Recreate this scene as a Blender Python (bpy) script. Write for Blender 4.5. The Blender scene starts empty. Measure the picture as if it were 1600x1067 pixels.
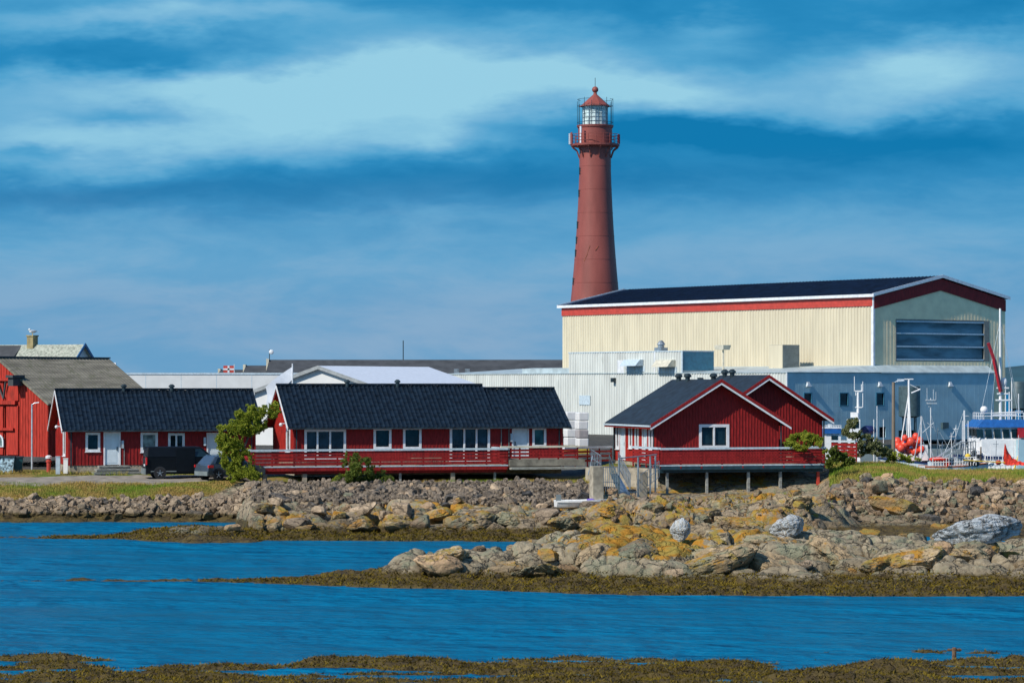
import bpy, bmesh, math, random
import numpy as np
from mathutils import Vector, Matrix, noise as mn
R = math.radians
rnd = random.Random(7)
C = bpy.context.scene.collection
sc = bpy.context.scene
EYE, F, HZ = 7.75, 4444.0, 600.0          # eye height (m), focal length and horizon row of the 1600 px photograph

# ------------------------------------------------------------------ camera, sky, sun, exposure
cd = bpy.data.cameras.new('camera'); cam = bpy.data.objects.new('camera', cd); C.objects.link(cam)
cam.location = (0, 0, EYE); cam.rotation_euler = (R(90), 0, 0)
cd.sensor_width = 36; cd.lens = F / 1600 * 36; cd.shift_y = (HZ - 533.5) / 1600
cd.clip_start = 1; cd.clip_end = 20000
sc.camera = cam
sc.view_settings.view_transform = 'Standard'; sc.view_settings.look = 'None'
sc.view_settings.exposure = 0.0; sc.view_settings.gamma = 1
SUN = Vector((-.575, -.506, .643)).normalized()
sl = bpy.data.lights.new('sun', 'SUN'); sl.energy = 4.5; sl.angle = R(.5); sl.color = (1, .94, .84)
so = bpy.data.objects.new('sun', sl); C.objects.link(so); so.rotation_euler = SUN.to_track_quat('Z', 'Y').to_euler()
so.location = (-60, -40, 80)

class NT:
    """tiny node helper"""
    def __init__(s, tree): s.t = tree; s.n = tree.nodes; s.l = tree.links
    def new(s, typ, **kw):
        nd = s.n.new(typ)
        for k, v in kw.items(): setattr(nd, k, v)
        return nd
    def put(s, sock, v):
        if isinstance(v, bpy.types.NodeSocket): s.l.new(v, sock)
        elif v is not None:
            if isinstance(v, (tuple, list)) and sock.type == 'RGBA' and len(v) == 3: v = (*v, 1)
            sock.default_value = v
    def math(s, op, a, b=None, c=None, clamp=False):
        nd = s.new('ShaderNodeMath', operation=op); nd.use_clamp = clamp
        s.put(nd.inputs[0], a); s.put(nd.inputs[1], b); s.put(nd.inputs[2], c); return nd.outputs[0]
    def mix(s, f, a, b, mode='MIX'):
        nd = s.new('ShaderNodeMix', data_type='RGBA', blend_type=mode)
        s.put(nd.inputs[0], f); s.put(nd.inputs[6], a); s.put(nd.inputs[7], b); return nd.outputs[2]
    def noise(s, vec, scale, detail=4, rough=.55, out=0, dist=0):
        nd = s.new('ShaderNodeTexNoise'); s.put(nd.inputs['Vector'], vec); nd.inputs['Scale'].default_value = scale
        nd.inputs['Detail'].default_value = detail; nd.inputs['Roughness'].default_value = rough
        nd.inputs['Distortion'].default_value = dist
        return nd.outputs[out]
    def ramp(s, f, a, b, x=0., y=1.):
        nd = s.new('ShaderNodeMapRange', interpolation_type='SMOOTHSTEP'); s.put(nd.inputs[0], f)
        nd.inputs[1].default_value = a; nd.inputs[2].default_value = b
        nd.inputs[3].default_value = x; nd.inputs[4].default_value = y; return nd.outputs[0]
    def xyz(s, v):
        nd = s.new('ShaderNodeSeparateXYZ'); s.put(nd.inputs[0], v); return nd.outputs
    def comb(s, x, y, z):
        nd = s.new('ShaderNodeCombineXYZ'); s.put(nd.inputs[0], x); s.put(nd.inputs[1], y); s.put(nd.inputs[2], z); return nd.outputs[0]
    def scale(s, v, k):
        nd = s.new('ShaderNodeMapping'); s.put(nd.inputs[0], v); nd.inputs['Scale'].default_value = k; return nd.outputs[0]

w = bpy.data.worlds.new('World'); sc.world = w; w.use_nodes = True
T = NT(w.node_tree); T.n.clear()
sky = T.new('ShaderNodeTexSky', sky_type='NISHITA'); sky.sun_disc = False
sky.sun_elevation = math.asin(SUN.z); sky.sun_rotation = math.atan2(SUN.x, SUN.y)
sky.air_density = 1.0; sky.dust_density = .4; sky.ozone_density = 2.5
d = T.xyz(T.new('ShaderNodeTexCoord').outputs['Generated'])
ay = T.math('MAXIMUM', T.math('ABSOLUTE', d[1]), .05)
el = T.math('MAXIMUM', T.math('DIVIDE', d[2], ay), 0)      # tangent of elevation
az = T.math('DIVIDE', d[0], ay)
nz = T.new('ShaderNodeTexNoise'); T.put(nz.inputs['Vector'], T.comb(T.math('MULTIPLY', az, 14), T.math('MULTIPLY', el, 42), d[1]))
nz.inputs['Scale'].default_value = 1; nz.inputs['Detail'].default_value = 5; nz.inputs['Roughness'].default_value = .6
wx, wy, _ = T.xyz(nz.outputs['Color'])
fine = T.noise(T.comb(T.math('MULTIPLY', az, 15), T.math('MULTIPLY', el, 52), 3.1), 1.0, 9, .60, dist=.35)
az2 = T.math('ADD', az, T.math('MULTIPLY', T.math('SUBTRACT', wx, .5), .045))
el2 = T.math('ADD', el, T.math('MULTIPLY', T.math('SUBTRACT', wy, .5), .030))
# cloud banks: (azimuth, elevation, half width, half height, weight); light cloud positive, blue gap or dark cloud negative
BANKS = [(300, 28, 260, 20, .42), (480, 130, 230, 52, .42), (760, 120, 230, 48, .46), (420, 190, 330, 44, .38), (130, 225, 230, 30, .36), (20, 150, 160, 50, .2),
         (1460, 120, 200, 56, .50), (1330, 185, 90, 24, .30), (1110, 38, 60, 20, .30), (1010, 130, 160, 30, .40), (690, 225, 90, 22, .35),
         (120, 415, 230, 34, .22), (620, 405, 240, 45, .16), (1450, 380, 300, 50, .10), (900, 440, 300, 50, .10),
         (200, 88, 230, 24, -.45), (950, 10, 400, 30, -.25), (1230, 200, 270, 26, -.48), (200, 178, 110, 16, -.35), (40, 235, 60, 8, -.25),
         (850, 285, 420, 34, -.36), (1010, 210, 190, 22, -.34), (1420, 90, 120, 30, .15), (230, 130, 160, 24, .14), (150, 300, 350, 26, -.36), (1450, 235, 300, 36, -.36), (1560, 20, 160, 40, -.25), (1230, 60, 120, 40, -.2)]
acc = None
for (px, py, sx, sy, wt) in BANKS:
    dx = T.math('MULTIPLY', T.math('SUBTRACT', az2, (px - 800) / F), F / sx)
    dy = T.math('MULTIPLY', T.math('SUBTRACT', el2, (HZ - py) / F), F / sy)
    g = T.math('MULTIPLY', T.math('EXPONENT', T.math('MULTIPLY', T.math('ADD', T.math('MULTIPLY', dx, dx), T.math('MULTIPLY', dy, dy)), -.7)), wt)
    acc = g if acc is None else T.math('ADD', acc, g)
val = T.math('ADD', T.math('ADD', acc, .42), T.math('MULTIPLY', T.math('SUBTRACT', fine, .5), .56))
cr = T.new('ShaderNodeValToRGB'); T.put(cr.inputs[0], val)
cr.color_ramp.elements[0].position = 0; cr.color_ramp.elements[0].color = (.006, .19, .43, 1)
cr.color_ramp.elements[1].position = 1; cr.color_ramp.elements[1].color = (.31, .62, .78, 1)
for p, c in ((.25, (.024, .255, .52)), (.5, (.085, .365, .625)), (.75, (.18, .46, .69))):
    e = cr.color_ramp.elements.new(p); e.color = (*c, 1)
low = T.mix(T.ramp(el, .01, .085, .82, 0), cr.outputs[0], T.mix(T.ramp(fine, .35, .65), (.16, .36, .58), (.27, .41, .585)))     # duller band along the horizon
lowbg = T.new('ShaderNodeBackground'); T.put(lowbg.inputs[0], low); lowbg.inputs[1].default_value = 1.0
skybg = T.new('ShaderNodeBackground'); T.put(skybg.inputs[0], T.mix(1, sky.outputs[0], (.62, .92, 1.12), 'MULTIPLY')); skybg.inputs[1].default_value = .12
mx = T.new('ShaderNodeMixShader'); T.put(mx.inputs[0], T.ramp(el, .15, .40)); T.l.new(lowbg.outputs[0], mx.inputs[1]); T.l.new(skybg.outputs[0], mx.inputs[2])
T.l.new(mx.outputs[0], T.new('ShaderNodeOutputWorld').inputs[0])

# ------------------------------------------------------------------ materials
MATS = {}
def mat(name, col, rough=.7, metal=0, var=.12, vs=3.0, bump=0, bs=20, spec=.5, stretch=None, dirt=None, coat=0):
    """painted or plain surface with soft procedural variation"""
    if name in MATS: return MATS[name]
    m = bpy.data.materials.new(name); m.use_nodes = True; t = NT(m.node_tree); b = t.n['Principled BSDF']
    co = t.new('ShaderNodeTexCoord').outputs['Object']
    v = t.scale(co, stretch) if stretch else co
    n = t.noise(v, vs, 5)
    c2 = tuple(x * (1 - var * 1.6) for x in col); c1 = tuple(min(1, x * (1 + var)) for x in col)
    c = t.mix(t.ramp(n, .3, .7), c2, c1)
    if dirt:
        c = t.mix(t.ramp(t.noise(t.scale(co, (1, 1, .25)), dirt[2], 6, .7), dirt[3], dirt[3] + .12, 0, dirt[1]), c, dirt[0])
    t.put(b.inputs['Base Color'], c); b.inputs['Roughness'].default_value = rough; b.inputs['Metallic'].default_value = metal
    b.inputs['Specular IOR Level'].default_value = spec
    if coat: b.inputs['Coat Weight'].default_value = coat; b.inputs['Coat Roughness'].default_value = .08
    if bump:
        bp = t.new('ShaderNodeBump'); bp.inputs['Strength'].default_value = bump; bp.inputs['Distance'].default_value = .02
        t.put(bp.inputs['Height'], t.noise(v, bs, 4)); t.put(b.inputs['Normal'], bp.outputs[0])
    MATS[name] = m; return m
def glassy(name, col, rough=.06):
    m = mat(name, col, rough, var=.5, vs=1.3); return m
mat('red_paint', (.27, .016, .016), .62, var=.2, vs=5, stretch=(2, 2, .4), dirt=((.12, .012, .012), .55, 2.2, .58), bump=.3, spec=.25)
mat('red_lit', (.40, .030, .022), .62, var=.18, vs=5, stretch=(2, 2, .4), bump=.3, spec=.25)  # brighter copy of the cabin red: sunlight put into the side colour
mat('barn_red', (.42, .038, .024), .75, var=.22, vs=4, stretch=(3, 3, .3), dirt=((.22, .03, .02), .6, 2, .56), bump=.4, spec=.2)
mat('white_trim', (.72, .74, .76), .5, var=.08, dirt=((.4, .4, .38), .4, 3, .62))
mat('cap_grey', (.50, .60, .66), .45, var=.12, vs=6)
mat('door_white', (.62, .70, .74), .4, var=.05)
mat('tile', (.007, .015, .026), .42, var=.3, vs=2.5, spec=.25, dirt=((.03, .042, .05), .4, 3, .62))
mat('felt', (.010, .021, .034), .7, var=.3, vs=2, dirt=((.05, .06, .06), .5, 2, .6))
mat('hall_roof', (.008, .022, .055), .6, var=.3, vs=1.2, spec=.3)
mat('cream', (.60, .53, .38), .6, var=.06, vs=1.2, stretch=(1, 1, .15), dirt=((.55, .45, .3), .35, .9, .62))
mat('white_clad', (.60, .62, .58), .55, var=.09, vs=1, stretch=(1, 1, .15), dirt=((.4, .42, .38), .45, .9, .58))
mat('blue_clad', (.36, .54, .60), .6, var=.09, vs=.5, dirt=((.10, .22, .31), .4, .5, .6))
mat('gable_lifted', (.96, .76, .47), .6, var=.06, vs=1)  # cream lifted and warmed to stand in for fill light on the shaded gable
mat('band_red', (.50, .055, .035), .55, var=.1, vs=3)
mat('light_roof', (.42, .50, .52), .45, var=.12, vs=1)
mat('white_wall', (.70, .70, .68), .6, var=.04, vs=.8)
mat('tent_white', (.72, .76, .82), .5, var=.04)
mat('dark_roof', (.058, .062, .066), .8, var=.18, vs=.8)
mat('old_roof', (.215, .195, .15), .9, var=.25, vs=1.6, stretch=(3, .25, .25), dirt=((.12, .12, .07), .7, 1.4, .52), bump=.3)
mat('slate', (.34, .36, .29), .85, var=.28, vs=6, dirt=((.50, .48, .40), .6, 4, .5), bump=.3)
mat('blue_trim', (.015, .12, .28), .5)
mat('grey_wood', (.30, .30, .27), .9, var=.25, vs=4, stretch=(1, 1, 4))
mat('concrete', (.36, .31, .23), .9, var=.2, vs=3, dirt=((.2, .17, .12), .5, 2, .55), bump=.3)
mat('steel', (.34, .38, .40), .4, .6, var=.2)
mat('dark_steel', (.03, .05, .06), .5, .3, var=.3)
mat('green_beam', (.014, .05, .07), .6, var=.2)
mat('lighthouse_red', (.265, .070, .054), .52, var=.14, vs=.5, stretch=(1, 1, .3), dirt=((.25, .05, .04), .6, .35, .55), spec=.35)
mat('rust', (.42, .13, .05), .8, var=.3)
mat('brass', (.55, .5, .35), .35, .5)
glassy('glass_dark', (.008, .022, .030)); glassy('glass_green', (.03, .10, .11)); glassy('glass_curtain', (.22, .30, .30), .15)
glassy('glass_door', (.012, .03, .05), .1)
mat('lens', (.55, .66, .64), .12, var=.3, vs=2)
mat('car_black', (.004, .006, .009), .4, var=.1, spec=.2); mat('car_grey', (.065, .095, .13), .28, .4, var=.05, coat=1)
mat('rubber', (.012, .012, .014), .8); mat('rim', (.55, .57, .6), .3, .8); mat('tail', (.55, .02, .02), .2); mat('plastic', (.02, .022, .025), .5)
mat('orange', (.78, .075, .035), .4, var=.12); mat('net_red', (.78, .045, .02), .8, var=.3, vs=12, bump=.5)
mat('boat_white', (.80, .80, .78), .4, var=.06, dirt=((.45, .35, .25), .5, 3, .64)); mat('boat_blue', (.015, .11, .36), .4)
mat('navy', (.01, .02, .09), .4); mat('crane_red', (.42, .02, .03), .4); mat('yellow', (.75, .5, .04), .5)
mat('tank', (.06, .10, .11), .5, var=.15); mat('wrap', (.78, .76, .73), .4, var=.05, vs=2, bump=.3); mat('wrap_grey', (.40, .36, .35), .5, var=.1)
mat('grey_box', (.17, .20, .20), .6); mat('teal_box', (.05, .20, .29), .5); mat('pole_wood', (.21, .17, .13), .9, var=.2, stretch=(3, 3, .3))
mat('lamp_grey', (.5, .56, .6), .4, .3); mat('bark', (.13, .10, .075), .9, var=.3, vs=6)
mat('gull_white', (.8, .8, .78), .7); mat('gull_grey', (.35, .38, .42), .7)
mat('chim', (.34, .27, .13), .9, var=.2); mat('driftwood', (.17, .09, .045), .85, var=.35, vs=8, bump=.5)
mat('print', (.35, .47, .60), .5, var=.9, vs=7); mat('bin_green', (.01, .06, .07), .4)
mat('deck', (.30, .25, .18), .8, var=.2, stretch=(1, 8, 1)); mat('gravel_d', (.28, .24, .19), .95, var=.2, vs=1.5, bump=.4)

def leafmat(name, a, b, trans=.25):
    m = bpy.data.materials.new(name); m.use_nodes = True; t = NT(m.node_tree); bs = t.n['Principled BSDF']
    g = t.new('ShaderNodeNewGeometry').outputs
    n = t.noise(g['Position'], 1.3, 4, .6)
    rn = t.math('ADD', t.math('MULTIPLY', g['Random Per Island'], .55), t.math('MULTIPLY', n, .75))
    t.put(bs.inputs['Base Color'], t.mix(t.ramp(rn, .3, 1.0), a, b)); bs.inputs['Roughness'].default_value = .65
    bs.inputs['Specular IOR Level'].default_value = .15
    tr = t.new('ShaderNodeBsdfTranslucent'); t.put(tr.inputs[0], t.mix(.5, b, (.2, .3, .02)))
    ms = t.new('ShaderNodeMixShader'); ms.inputs[0].default_value = trans
    t.l.new(bs.outputs[0], ms.inputs[1]); t.l.new(tr.outputs[0], ms.inputs[2]); t.l.new(ms.outputs[0], t.n['Material Output'].inputs[0])
    MATS[name] = m; return m
leafmat('leaf', (.11, .15, .016), (.40, .42, .05), .4); leafmat('leaf_dark', (.045, .07, .014), (.17, .21, .04), .35); leafmat('leaf_grey', (.08, .10, .045), (.25, .26, .12))
def grassmat():
    m = bpy.data.materials.new('grass'); m.use_nodes = True; t = NT(m.node_tree); bs = t.n['Principled BSDF']
    g = t.new('ShaderNodeNewGeometry').outputs
    n = t.noise(t.scale(g['Position'], (1, 1.2, .3)), .33, 5, .6)
    c = t.mix(t.ramp(n, .36, .62), (.12, .25, .014), (.44, .27, .09))
    c = t.mix(t.math('MULTIPLY', g['Random Per Island'], .6), c, (.24, .22, .05))
    t.put(bs.inputs['Base Color'], c); bs.inputs['Roughness'].default_value = .8; bs.inputs['Specular IOR Level'].default_value = .1
    MATS['grass'] = m
grassmat()
def kelpmat():
    m = bpy.data.materials.new('kelp'); m.use_nodes = True; t = NT(m.node_tree); bs = t.n['Principled BSDF']
    g = t.new('ShaderNodeNewGeometry').outputs
    n = t.noise(t.scale(g['Position'], (1, 1, 1)), .9, 5, .65)
    c = t.mix(t.ramp(n, .33, .68), (.022, .014, .002), (.19, .135, .012))
    c = t.mix(t.math('MULTIPLY', t.math('POWER', g['Random Per Island'], 2), .7), c, (.22, .15, .012))
    t.put(bs.inputs['Base Color'], c); bs.inputs['Roughness'].default_value = .55; bs.inputs['Specular IOR Level'].default_value = .12
    MATS['kelp'] = m
kelpmat()

def rockmat(name, ca, cb, lichen=.0, terrain=False, guano=0., wet=.48):
    """bare rock: mottled stone, cracks with shade painted in, orange and yellow lichen, bird-lime, and the seaweed stain below the tide line"""
    m = bpy.data.materials.new(name); m.use_nodes = True; t = NT(m.node_tree); bs = t.n['Principled BSDF']
    g = t.new('ShaderNodeNewGeometry').outputs; P = g['Position']; pz = t.xyz(P)[2]
    co = P if terrain else t.new('ShaderNodeTexCoord').outputs['Object']
    n1 = t.noise(t.scale(P, (1, 1, 1.6)), 1.1, 6, .65); n2 = t.noise(P, 5, 6, .7)
    c = t.mix(t.ramp(n1, .34, .66), ca, cb)
    c = t.mix(t.ramp(n2, .35, .7, .0, .6), c, tuple(x * .42 for x in ca))
    rn = t.new('ShaderNodeObjectInfo').outputs['Random']
    if not terrain: c = t.mix(1, c, t.mix(rn, (.62, .60, .60), (1.45, 1.28, 1.1)), 'MULTIPLY')
    vo = t.new('ShaderNodeTexVoronoi', feature='DISTANCE_TO_EDGE'); vo.inputs['Scale'].default_value = .9
    warp = t.new('ShaderNodeVectorMath', operation='ADD'); t.put(warp.inputs[0], t.scale(P, (1, 1, 1.7)))
    t.put(warp.inputs[1], t.noise(P, 2.2, 3, .6, out=1)); t.put(vo.inputs['Vector'], warp.outputs[0])
    crack = t.ramp(vo.outputs[0], .0, .06, 1, 0)
    c = t.mix(t.math('MULTIPLY', crack, .78 if terrain else .6), c, (.045, .04, .035))  # shade inside the crevices, put into the rock colour
    if lichen:
        up = t.ramp(t.xyz(g['Normal'])[2], -.1, .55, .35, 1)
        la = t.noise(P, .42, 4, .6); lb = t.noise(P, 3.3, 5, .7)
        if terrain:
            at = t.new('ShaderNodeAttribute', attribute_name='lich').outputs['Fac']
            amt = t.math('MULTIPLY', at, lichen)
        else: amt = lichen
        s = t.math('ADD', t.math('MULTIPLY', la, .62), t.math('MULTIPLY', lb, .38))
        msk = t.ramp(t.math('ADD', s, t.math('MULTIPLY', t.math('SUBTRACT', amt, .5), .35)), .52, .585)
        msk = t.math('MULTIPLY', t.math('MULTIPLY', msk, up), t.math('MINIMUM', t.math('MULTIPLY', amt, 2.2), 1.0))
        c = t.mix(msk, c, t.mix(t.ramp(t.noise(P, 1.7, 3), .4, .6), (.44, .21, .03), (.34, .25, .06)))
        gm = t.ramp(t.math('ADD', t.noise(P, .8, 5, .7), t.math('MULTIPLY', at if terrain else rn, .0)), .50, .60, 0, .6)
        c = t.mix(t.math('MULTIPLY', gm, t.math('SUBTRACT', 1, msk)), c, (.24, .27, .18))
    if guano:
        gs = t.noise(t.scale(co, (5, 5, .5)), 1.4, 5, .7)
        c = t.mix(t.ramp(gs, .5 - guano * .1, .62 - guano * .1, 0, .85), c, (.52, .56, .58))
    if terrain:
        gr = t.new('ShaderNodeAttribute', attribute_name='grass').outputs['Fac']
        gc = t.mix(t.ramp(t.noise(P, .35, 5, .6), .38, .62), (.14, .21, .016), (.36, .24, .08))
        c = t.mix(gr, c, t.mix(t.ramp(t.noise(P, 7, 3), .3, .8, 0, .6), gc, (.10, .08, .03)))
        c = t.mix(t.ramp(t.xyz(P)[1], 183, 186), c, t.mix(t.ramp(n1, .3, .7), (.07, .07, .068), (.12, .115, .10)))
    tide = t.math('ADD', pz, t.math('MULTIPLY', t.math('SUBTRACT', t.noise(P, .8, 4), .5), .45))
    stain = t.ramp(tide, wet - .10, wet + .07, 1, 0)
    kc = t.mix(t.ramp(t.noise(P, 2.2, 5, .7), .35, .68), (.020, .014, .003), (.13, .092, .010))
    kc = t.mix(t.ramp(tide, wet - .2, wet + .05, 0, .3), kc, (.08, .06, .02))
    c = t.mix(stain, c, kc)
    c = t.mix(t.ramp(tide, wet - .05, wet + .75, .4, 0), c, (.15, .11, .065))
    t.put(bs.inputs['Base Color'], c); bs.inputs['Specular IOR Level'].default_value = .12
    t.put(bs.inputs['Roughness'], t.math('SUBTRACT', .9, t.math('MULTIPLY', stain, .3)))
    bp = t.new('ShaderNodeBump'); bp.inputs['Strength'].default_value = .9; bp.inputs['Distance'].default_value = .22
    h = t.math('ADD', t.math('MULTIPLY', t.noise(t.scale(P, (1, 1, 1.5)), 3.2, 8, .68), 1.0), t.math('MULTIPLY', crack, -.45 if terrain else -.3))
    t.put(bp.inputs['Height'], h); t.put(bs.inputs['Normal'], bp.outputs[0])
    MATS[name] = m; return m
rockmat('ground_rock', (.29, .22, .145), (.47, .37, .25), lichen=1.0, terrain=True)
rockmat('islet_rock', (.30, .25, .17), (.52, .43, .29), lichen=1.0, terrain=True)
rockmat('stone_grey', (.30, .245, .185), (.56, .465, .35)); rockmat('stone_bed', (.30, .25, .17), (.52, .43, .29), lichen=.56); rockmat('stone_tan', (.36, .26, .165), (.54, .41, .28), lichen=.36)
rockmat('stone_lichen', (.28, .24, .17), (.45, .38, .27), lichen=.8); rockmat('stone_guano', (.30, .31, .30), (.46, .46, .43), guano=.9)
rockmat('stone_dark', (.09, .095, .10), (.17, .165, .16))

# ------------------------------------------------------------------ numpy noise and the lie of the land
def h2(ix, iy, s):
    n = (ix.astype(np.int64) * 374761393 + iy.astype(np.int64) * 668265263 + s * 974634777) & 0x7fffffff
    n = ((n ^ (n >> 13)) * 1274126177) & 0x7fffffff
    return ((n ^ (n >> 16)) & 0xffffff) / float(0xffffff)
def vn(x, y, s=0):
    ix = np.floor(x); iy = np.floor(y); fx = x - ix; fy = y - iy
    fx = fx * fx * (3 - 2 * fx); fy = fy * fy * (3 - 2 * fy)
    a = h2(ix, iy, s); b = h2(ix + 1, iy, s); c = h2(ix, iy + 1, s); e = h2(ix + 1, iy + 1, s)
    return (a + (b - a) * fx) * (1 - fy) + (c + (e - c) * fx) * fy
def fbm(x, y, o=4, s=0, g=.5):
    t = 0; a = 1; n = 0
    for k in range(o): t = t + a * vn(x * 2 ** k + k * 17.3, y * 2 ** k - k * 9.1, s + k); n += a; a *= g
    return t / n - .5
def blocks(x, y, s):
    """jointed bedrock: per-cell height, tilt and the distance to the joint"""
    ix = np.floor(x); iy = np.floor(y)
    f1 = np.full(x.shape, 9.); f2 = f1.copy(); hh = np.zeros(x.shape); tx = hh.copy()
    for i in (-1, 0, 1):
        for j in (-1, 0, 1):
            cx = ix + i; cy = iy + j
            px_ = cx + .15 + .7 * h2(cx, cy, s); py_ = cy + .15 + .7 * h2(cx, cy, s + 5)
            dd = np.hypot(x - px_, y - py_); nh = h2(cx, cy, s + 9); nt = (h2(cx, cy, s + 11) - .5) * (x - px_) + (h2(cx, cy, s + 12) - .65) * -(y - py_)
            cl = dd < f1
            f2 = np.where(cl, f1, np.minimum(f2, dd)); hh = np.where(cl, nh, hh); tx = np.where(cl, nt, tx); f1 = np.where(cl, dd, f1)
    return hh - .5, tx, f2 - f1
def ss(a, b, x): t = np.clip((x - a) / (b - a), 0, 1); return t * t * (3 - 2 * t)
def table(U, D, cols, knots):
    """height from shore profiles given at several bearings"""
    K = np.array(knots); z = np.zeros(U.shape); cols = np.array(cols, float)
    kd = [np.interp(U, cols, K[:, k, 0]) for k in range(K.shape[1])]; kz = [np.interp(U, cols, K[:, k, 1]) for k in range(K.shape[1])]
    z = np.where(D < kd[0], kz[0], kz[-1])
    for k in range(len(kd) - 1):
        m = (D >= kd[k]) & (D < kd[k + 1]); t = (D - kd[k]) / np.maximum(kd[k + 1] - kd[k], 1e-6)
        z = np.where(m, kz[k] + (kz[k + 1] - kz[k]) * t, z)
    return z
LK = [(157, -.8), (159, -.1), (160, .15), (161.3, .6), (163, .95), (165, 1.2), (169, 1.85), (178.5, 2.15), (230, 2.7)]
MK = [(139, -.8), (140.6, 0), (143.5, .4), (147, .9), (152, 1.25), (160, 1.6), (168.5, 1.85), (174, 1.6), (230, 2.7)]
R1 = [(129, -.3), (134, .15), (141.5, .45), (143.5, 1.25), (149, 1.5), (156.5, .9), (172, 1.2), (177, 2.6), (230, 2.7)]
R3 = [(140, -.4), (144, .0), (148, .35), (152, .9), (156, 1.3), (161, 1.7), (165, 1.95), (175, 2.1), (186, 2.0)]
R2 = [(140, -.4), (144, .0), (148, .35), (152, .9), (156, 1.4), (161, 1.95), (165, 2.1), (175, 2.5), (186, 2.5)]
MC = [-600, 300, 372, 394, 700, 905, 950, 1280, 1340, 1400, 1450, 2400]; MT = [LK, LK, LK, MK, MK, MK, R1, R1, R2, R2, R3, R3]
IC = [300, 450, 600, 640, 720, 830, 900, 960, 1100, 1200, 1350, 1500, 1600, 1720, 1850]
IT = [[(111, -.3), (111.5, -.05), (112, .02), (112.5, .02), (113, -.05), (114, -.3)],
      [(109.8, -.3), (110.3, .03), (111.5, .10), (112.5, .10), (113.5, .03), (115, -.3)],
      [(107.8, -.3), (108.5, .05), (110.5, .3), (113, .42), (116, .2), (118, -.3)],
      [(107, -.3), (108, .08), (110, .5), (113, 1.2), (116, .6), (119, -.3)],
      [(106.5, -.3), (107.4, .08), (110.2, .52), (114, 1.15), (117, .7), (120, -.3)],
      [(105, -.3), (106.2, .08), (109.6, .5), (115, 1.0), (119, .8), (123, -.3)],
      [(104.4, -.3), (105.4, .08), (109.2, .5), (118, 1.42), (123, .9), (127, -.3)],
      [(104, -.3), (105, .08), (109, .5), (121, 1.5), (126, 1.0), (130, -.3)],
      [(103.6, -.3), (104.5, .08), (108.8, .55), (119, 1.25), (126, .8), (131, -.2)],
      [(103.4, -.3), (104.3, .08), (108.6, .55), (121, 1.3), (128, .8), (134, -.2)],
      [(103.4, -.3), (104.3, .08), (108.6, .55), (121, 1.2), (129, .7), (137, -.2)],
      [(103.4, -.3), (104.3, .08), (108.4, .55), (117, 1.1), (127, .5), (135, -.2)],
      [(103.4, -.3), (104.3, .08), (108.2, .5), (117, 1.2), (126, .6), (134, -.1)],
      [(103.4, -.3), (104.3, .08), (108, .5), (116, 1.1), (124, .5), (130, -.3)],
      [(104, -1), (105, -1), (108, -.8), (114, -.8), (120, -.8), (124, -1)]]
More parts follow.
